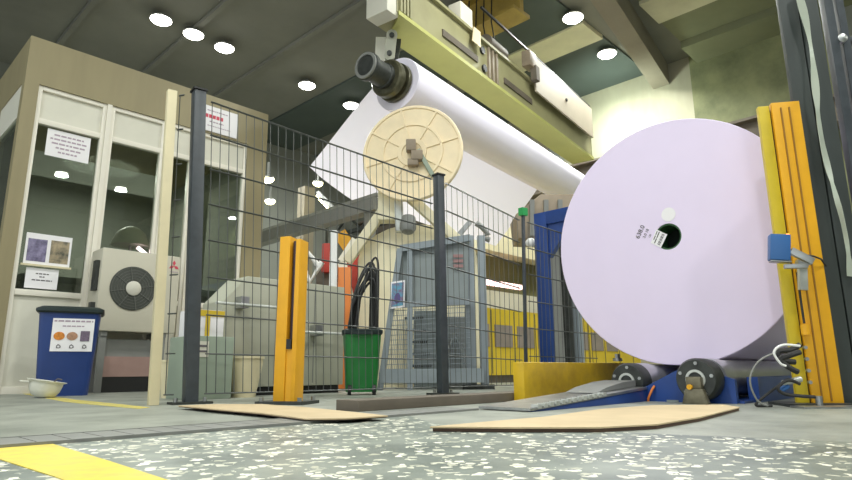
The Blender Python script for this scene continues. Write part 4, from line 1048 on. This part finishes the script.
t = thing('junction_box', 'brown junction box where the pale plate begins on crane girder', 'junction box', gpnt(px0-.12, -.1, .7))
g = MB(); g.obox(gpnt(px0-.15, -.06, .82), HX*.12, HYv*.07, Z_*.13); g.build('box', 'box_brown', t, bevel=.01); g = MB(); g.obox(gpnt(px0-.08, -.12, .60), HX*.06, HYv*.05, Z_*.12); g.build('lower_box', 'rust_brown', t)
# crane bridge across the hall, with wires
q = gp(520, 10, 5.75)
t = thing('crane_bridge', 'ochre crane bridge beam crossing above near the ceiling', 'crane bridge', (q.x, 7, 5.7))
g = MB(); g.box((q.x-.22, 4.8, 5.68), (q.x+.22, 6.2, 5.74)); g.box((q.x-.05, 4.8, 5.74), (q.x+.05, 6.2, 6.25)); g.box((q.x-.2, 4.8, 6.25), (q.x+.2, 6.2, 6.3)); g.build('beam', 'crane_orange', t)
for k in range(7):
    yy = 5.2+k*.16; g = MB(); g.tube([(q.x-.23, yy, 6.2), (q.x-.25, yy+.02, 5.6), (q.x-.1, yy+.05, 5.15-.03*k)], .012, 6); g.build('hanging_wire', 'black', t)

# ================================================================== FAR BACKGROUND THINGS
# diagonal walkway beam, red machine, pipes
bp0 = aty(252, 241, 7.2); 
a_ = atd(250, 243, 8.6); b_ = atd(378, 204, 7.0)
t = thing('walkway_beam', 'grey steel beam rising past the red machine behind fence', 'steel beam', V((a_.x, a_.y, 0)))
MB().bar(a_, b_, .16, .16).build('beam', 'grey_mid', t)
MB().bar(a_+Z_*.12, b_+Z_*.12, .06, .04).build('handrail', 'steel', t)
for f in (.06, .95): q = a_.lerp(b_, f); MB().bar(V((q.x, q.y, 0)), q, .1, .1).build('leg', 'grey_mid', t)
RD = 6.9
def rp_(x, y, dd=0): return atd(x, y, RD+dd)
q = rp_(345, 300); t = thing('red_machine', 'red and orange machine with bent arms behind the beige cabinet', 'machine', V((q.x, q.y, 0)))
def blk(x0, y0, x1, y1, mt, nm, dd=0, th=.15, toz=False):
    a_ = rp_(x0, y0, dd); b_ = rp_(x1, y1, dd)
    zl = 0 if toz else b_.z; w_ = (b_-a_).dot(ur); c = (a_+b_)/2; g = MB(); g.obox(V((c.x, c.y, (a_.z+zl)/2))+uf*th, ur*w_/2, uf*th, Z_*(a_.z-zl)/2); return g.build(nm, mt, t, bevel=.015)
blk(322, 243, 333, 272, 'red_machine', 'housing'); blk(316, 258, 330, 300, 'rust_brown', 'housing', .1, toz=True); blk(345, 248, 357, 300, 'red_machine', 'housing', 0, toz=True); blk(333, 262, 347, 320, 'orange', 'housing', .15, toz=True)
for px in (((303, 270), (308, 252), (320, 268)), ((300, 258), (310, 282), (322, 262))):
    g = MB(); g.tube([rp_(x, y, -.25) for x, y in px], .035, 8); g.build('bent_arm', 'white_pipe', t)
g = MB(); g.bar(rp_(342, 262, -.3), rp_(356, 240, -.3), .09, .09); g.bar(rp_(342, 262, -.3), rp_(350, 300, -.3), .09, .09); g.build('jib', 'white_box', t)
g = MB(); g.bar(rp_(341, 247, .1), rp_(352, 240, .1), .08, .3); g.build('cowl', 'yellow', t)
wp = rp_(332.5, 300, -1.6); zt = atd(332.5, 231, dist(wp)).z
tag(MB().cyl(V((wp.x, wp.y, 0)), V((wp.x, wp.y, zt)), .035, n=16).build('vent_pipe', 'white_pipe'), 'upright white pipe in front of the red machine', 'pipe')
op = rp_(344, 330, -1.0); g = MB(); zt = atd(346, 268, dist(op)).z
tag(MB().obox(V((op.x, op.y, zt/2)), ur*.06, uf*.06, (0, 0, zt/2)).build('orange_pedestal', 'orange', bevel=.01), 'orange pedestal beside the black hose bundle', 'pedestal')
cq = atd(306, 205, 11.5); tag(MB().box((cq.x-.12, cq.y-.12, 0), (cq.x+.12, cq.y+.12, 3.75)).build('hall_column', 'beam_conc'), 'pale concrete column far behind the fence', 'column')
a_ = atd(318, 196, 9.5); b_ = atd(337, 216, 9.0); rod = (a_+b_)/2
t = thing('strip_lamp', 'slanted glowing yellow strip lamp far behind the fence', 'lamp', (a_+b_)/2)
MB().cyl(a_, b_, .035, n=10).build('tube', 'yellow_glow', t); MB().cyl(a_+Z_*.05, b_+Z_*.05, .04, n=8).build('housing', 'lamp_shell', t); MB().cyl(rod+uf*.06+Z_*.05, V((rod.x+uf.x*.06, rod.y+uf.y*.06, 0)), .025, n=8).build('stand', 'dark_steel', t)
# dark trusses far back
for i, (z, x) in enumerate(((4.6, 10.6), (3.7, 10.9))):
    t = thing('roof_truss', ('upper' if i == 0 else 'lower')+' dark steel truss far back behind the fence', 'truss', (x, 10, z-.3))
    g = MB(); g.bar((x, 8.6, z), (x, 13.9, z), .1, .1); g.bar((x, 8.6, z-.5), (x, 13.9, z-.5), .1, .1); g.build('chord', 'dark_steel', t)
    g = MB(); yy = 8.6; s_i = 0
    while yy < 13.4: g.bar((x, yy, z-(.5 if s_i % 2 else 0)), (x, yy+.6, z-(0 if s_i % 2 else .5)), .05, .05); yy += .6; s_i += 1
    g.build('lattice', 'dark_steel', t)

# ================================================================== LAMPS
def make_lamp(name, label, loc, r, group, glow='lamp_glow'):
    t = thing(name, label, 'ceiling lamp', loc, group); top = CZ if name == 'ceiling_lamp' else loc[2]+r*.43+.25
    g = MB(); k_ = r/.2; g.lathe(V(loc), Z_, [(r, .0), (r*1.06, 0), (r*1.08, .02*k_), (r*1.0, .045*k_), (r*.5, .06*k_), (0, .06*k_)], 32); g.build('reflector', 'lamp_shell', t)
    g = MB(); g.lathe(V(loc)-Z_*.012, Z_, [(0, -.06), (r*.5, -.05), (r*.85, -.02), (r, .006), (0, .008)], 32); g.build('diffuser', glow, t)
    g = MB(); g.cyl(V(loc)+Z_*.055*k_, V((loc[0], loc[1], top)), .02, n=8); g.build('stem', 'lamp_shell', t)
    return t
LP = []
rowA = [((161, 20), 'nearest lamp in the row above the tan booth'), ((193.5, 34.5), 'second lamp from the booth in the row above it'), ((224.5, 48), 'third lamp in the row above the booth'), ((307, 85.5), 'lone ceiling lamp between booth and the paper web edge'), ((351, 105.5), 'ceiling lamp half hidden by the paper web edge')]
rowB = [((573, 18), 'ceiling lamp between the crane bridge and concrete beam'), ((607, 54), 'ceiling lamp beside the concrete beam above the paper reel')]
LZ = CZ-.14
proto = None
for (px, lab) in rowA+rowB:
    q = gp(px[0], px[1], LZ); LP.append(q)
    if proto is None: proto = make_lamp('ceiling_lamp', lab, q, .175, 'round ceiling lamps')
    else: dup(proto, q, lab)
# lamps of the hall's other side, seen mirrored in the booth glass
for (px, lab) in (((62, 173), 'ceiling lamp mirrored in booth window below the white notice'), ((121, 188), 'ceiling lamp mirrored in the booth window above the air conditioner'), ((159, 199), 'ceiling lamp mirrored beside the cream pole'), ((233, 216), 'ceiling lamp mirrored in the window beside the tan post')):
    q = gp(px[0], px[1], LZ); q = V((q.x, 2*(BY+.045)-q.y, LZ)); 
    if q.y > -13.5: LP.append(q); dup(proto, q, lab)
for (px, D_, lab) in (((318, 183), 11.0, 'bright yellowish lamp below the paper web corner'), ((270, 201), 11.2, 'small yellowish lamp beside the tan booth corner'), ((268, 179), 9.6, 'small white lamp above the yellowish one beside booth')):
    q = atd(px[0], px[1], D_); make_lamp('hanging_lamp', lab, q, .10, 'small far hall lamps', 'yellow_glow' if 'yellowish' in lab else 'lamp_glow')
q = atd(693, 113, 12.0); t = thing('wall_lamp', 'small pinkish lamp on far wall above the paper reel', 'lamp', q)
MB().lathe(q, -HX, [(0, .05), (.05, .04), (.07, 0), (.05, -.02)], 20).build('bulb', 'pink_glow', t); MB().box((q.x-.02, q.y-.09, q.z-.09), (q.x+.12, q.y+.09, q.z+.05)).build('housing', 'rust_brown', t)

def area(loc, size, power, col, target=None, spread=180, sx=None):
    l = bpy.data.lights.new('area_light', 'AREA'); l.energy = power; l.color = col; l.shape = 'DISK' if sx is None else 'RECTANGLE'; l.size = size
    if sx: l.size_y = sx
    l.spread = math.radians(spread)
    o = bpy.data.objects.new('area_light', l); C.objects.link(o); o.location = loc
    d = (V(target)-V(loc)) if target is not None else V((0, 0, -1))
    o.rotation_euler = d.to_track_quat('-Z', 'Y').to_euler(); return o
LCOL = (.97, 1, .95)
for q in LP: area(q-Z_*.09, .36, 75, LCOL, spread=170)
# lamps added outside the view to brighten the hall, reel and cabinets
for loc in ((-1.5, -1.2, LZ), (1.2, -2.6, LZ), (-3.0, 2.5, LZ), (4.2, -2.2, LZ), (.2, 2.2, LZ), (5.2, 2.6, LZ), (7.5, .8, LZ)):
    r_ = dup(proto, loc, 'round ceiling lamp added out of view to light the hall'); print('aisle lamp', [round(v) for v in proj(V(loc))]) ; area(V(loc)-Z_*.09, .40, 75, LCOL, spread=175)
# lit niche on the far wall
q = atx(622, 112, 11.3); area((10.7, q.y+.2, q.z-.35), .3, 24, (.85, 1, .88), target=(11.8, q.y, q.z+.25))
area((2.2, BY+1.6, 2.55), .8, 26, (.97, 1, .93))  # fill light without a fixture, added to brighten the booth interior
w = bpy.data.worlds.new('daylight'); S.world = w; w.use_nodes = True
bg = w.node_tree.nodes['Background']; bg.inputs['Color'].default_value = (.90, .97, 1, 1); bg.inputs['Strength'].default_value = .8
S.view_settings.view_transform = 'Standard'; S.view_settings.look = 'None'; S.view_settings.gamma = 1; S.view_settings.exposure = 0.85
S.cycles.use_denoising = True
S.cycles.max_bounces = 8; S.cycles.diffuse_bounces = 4; S.cycles.glossy_bounces = 4; S.cycles.transparent_max_bounces = 16
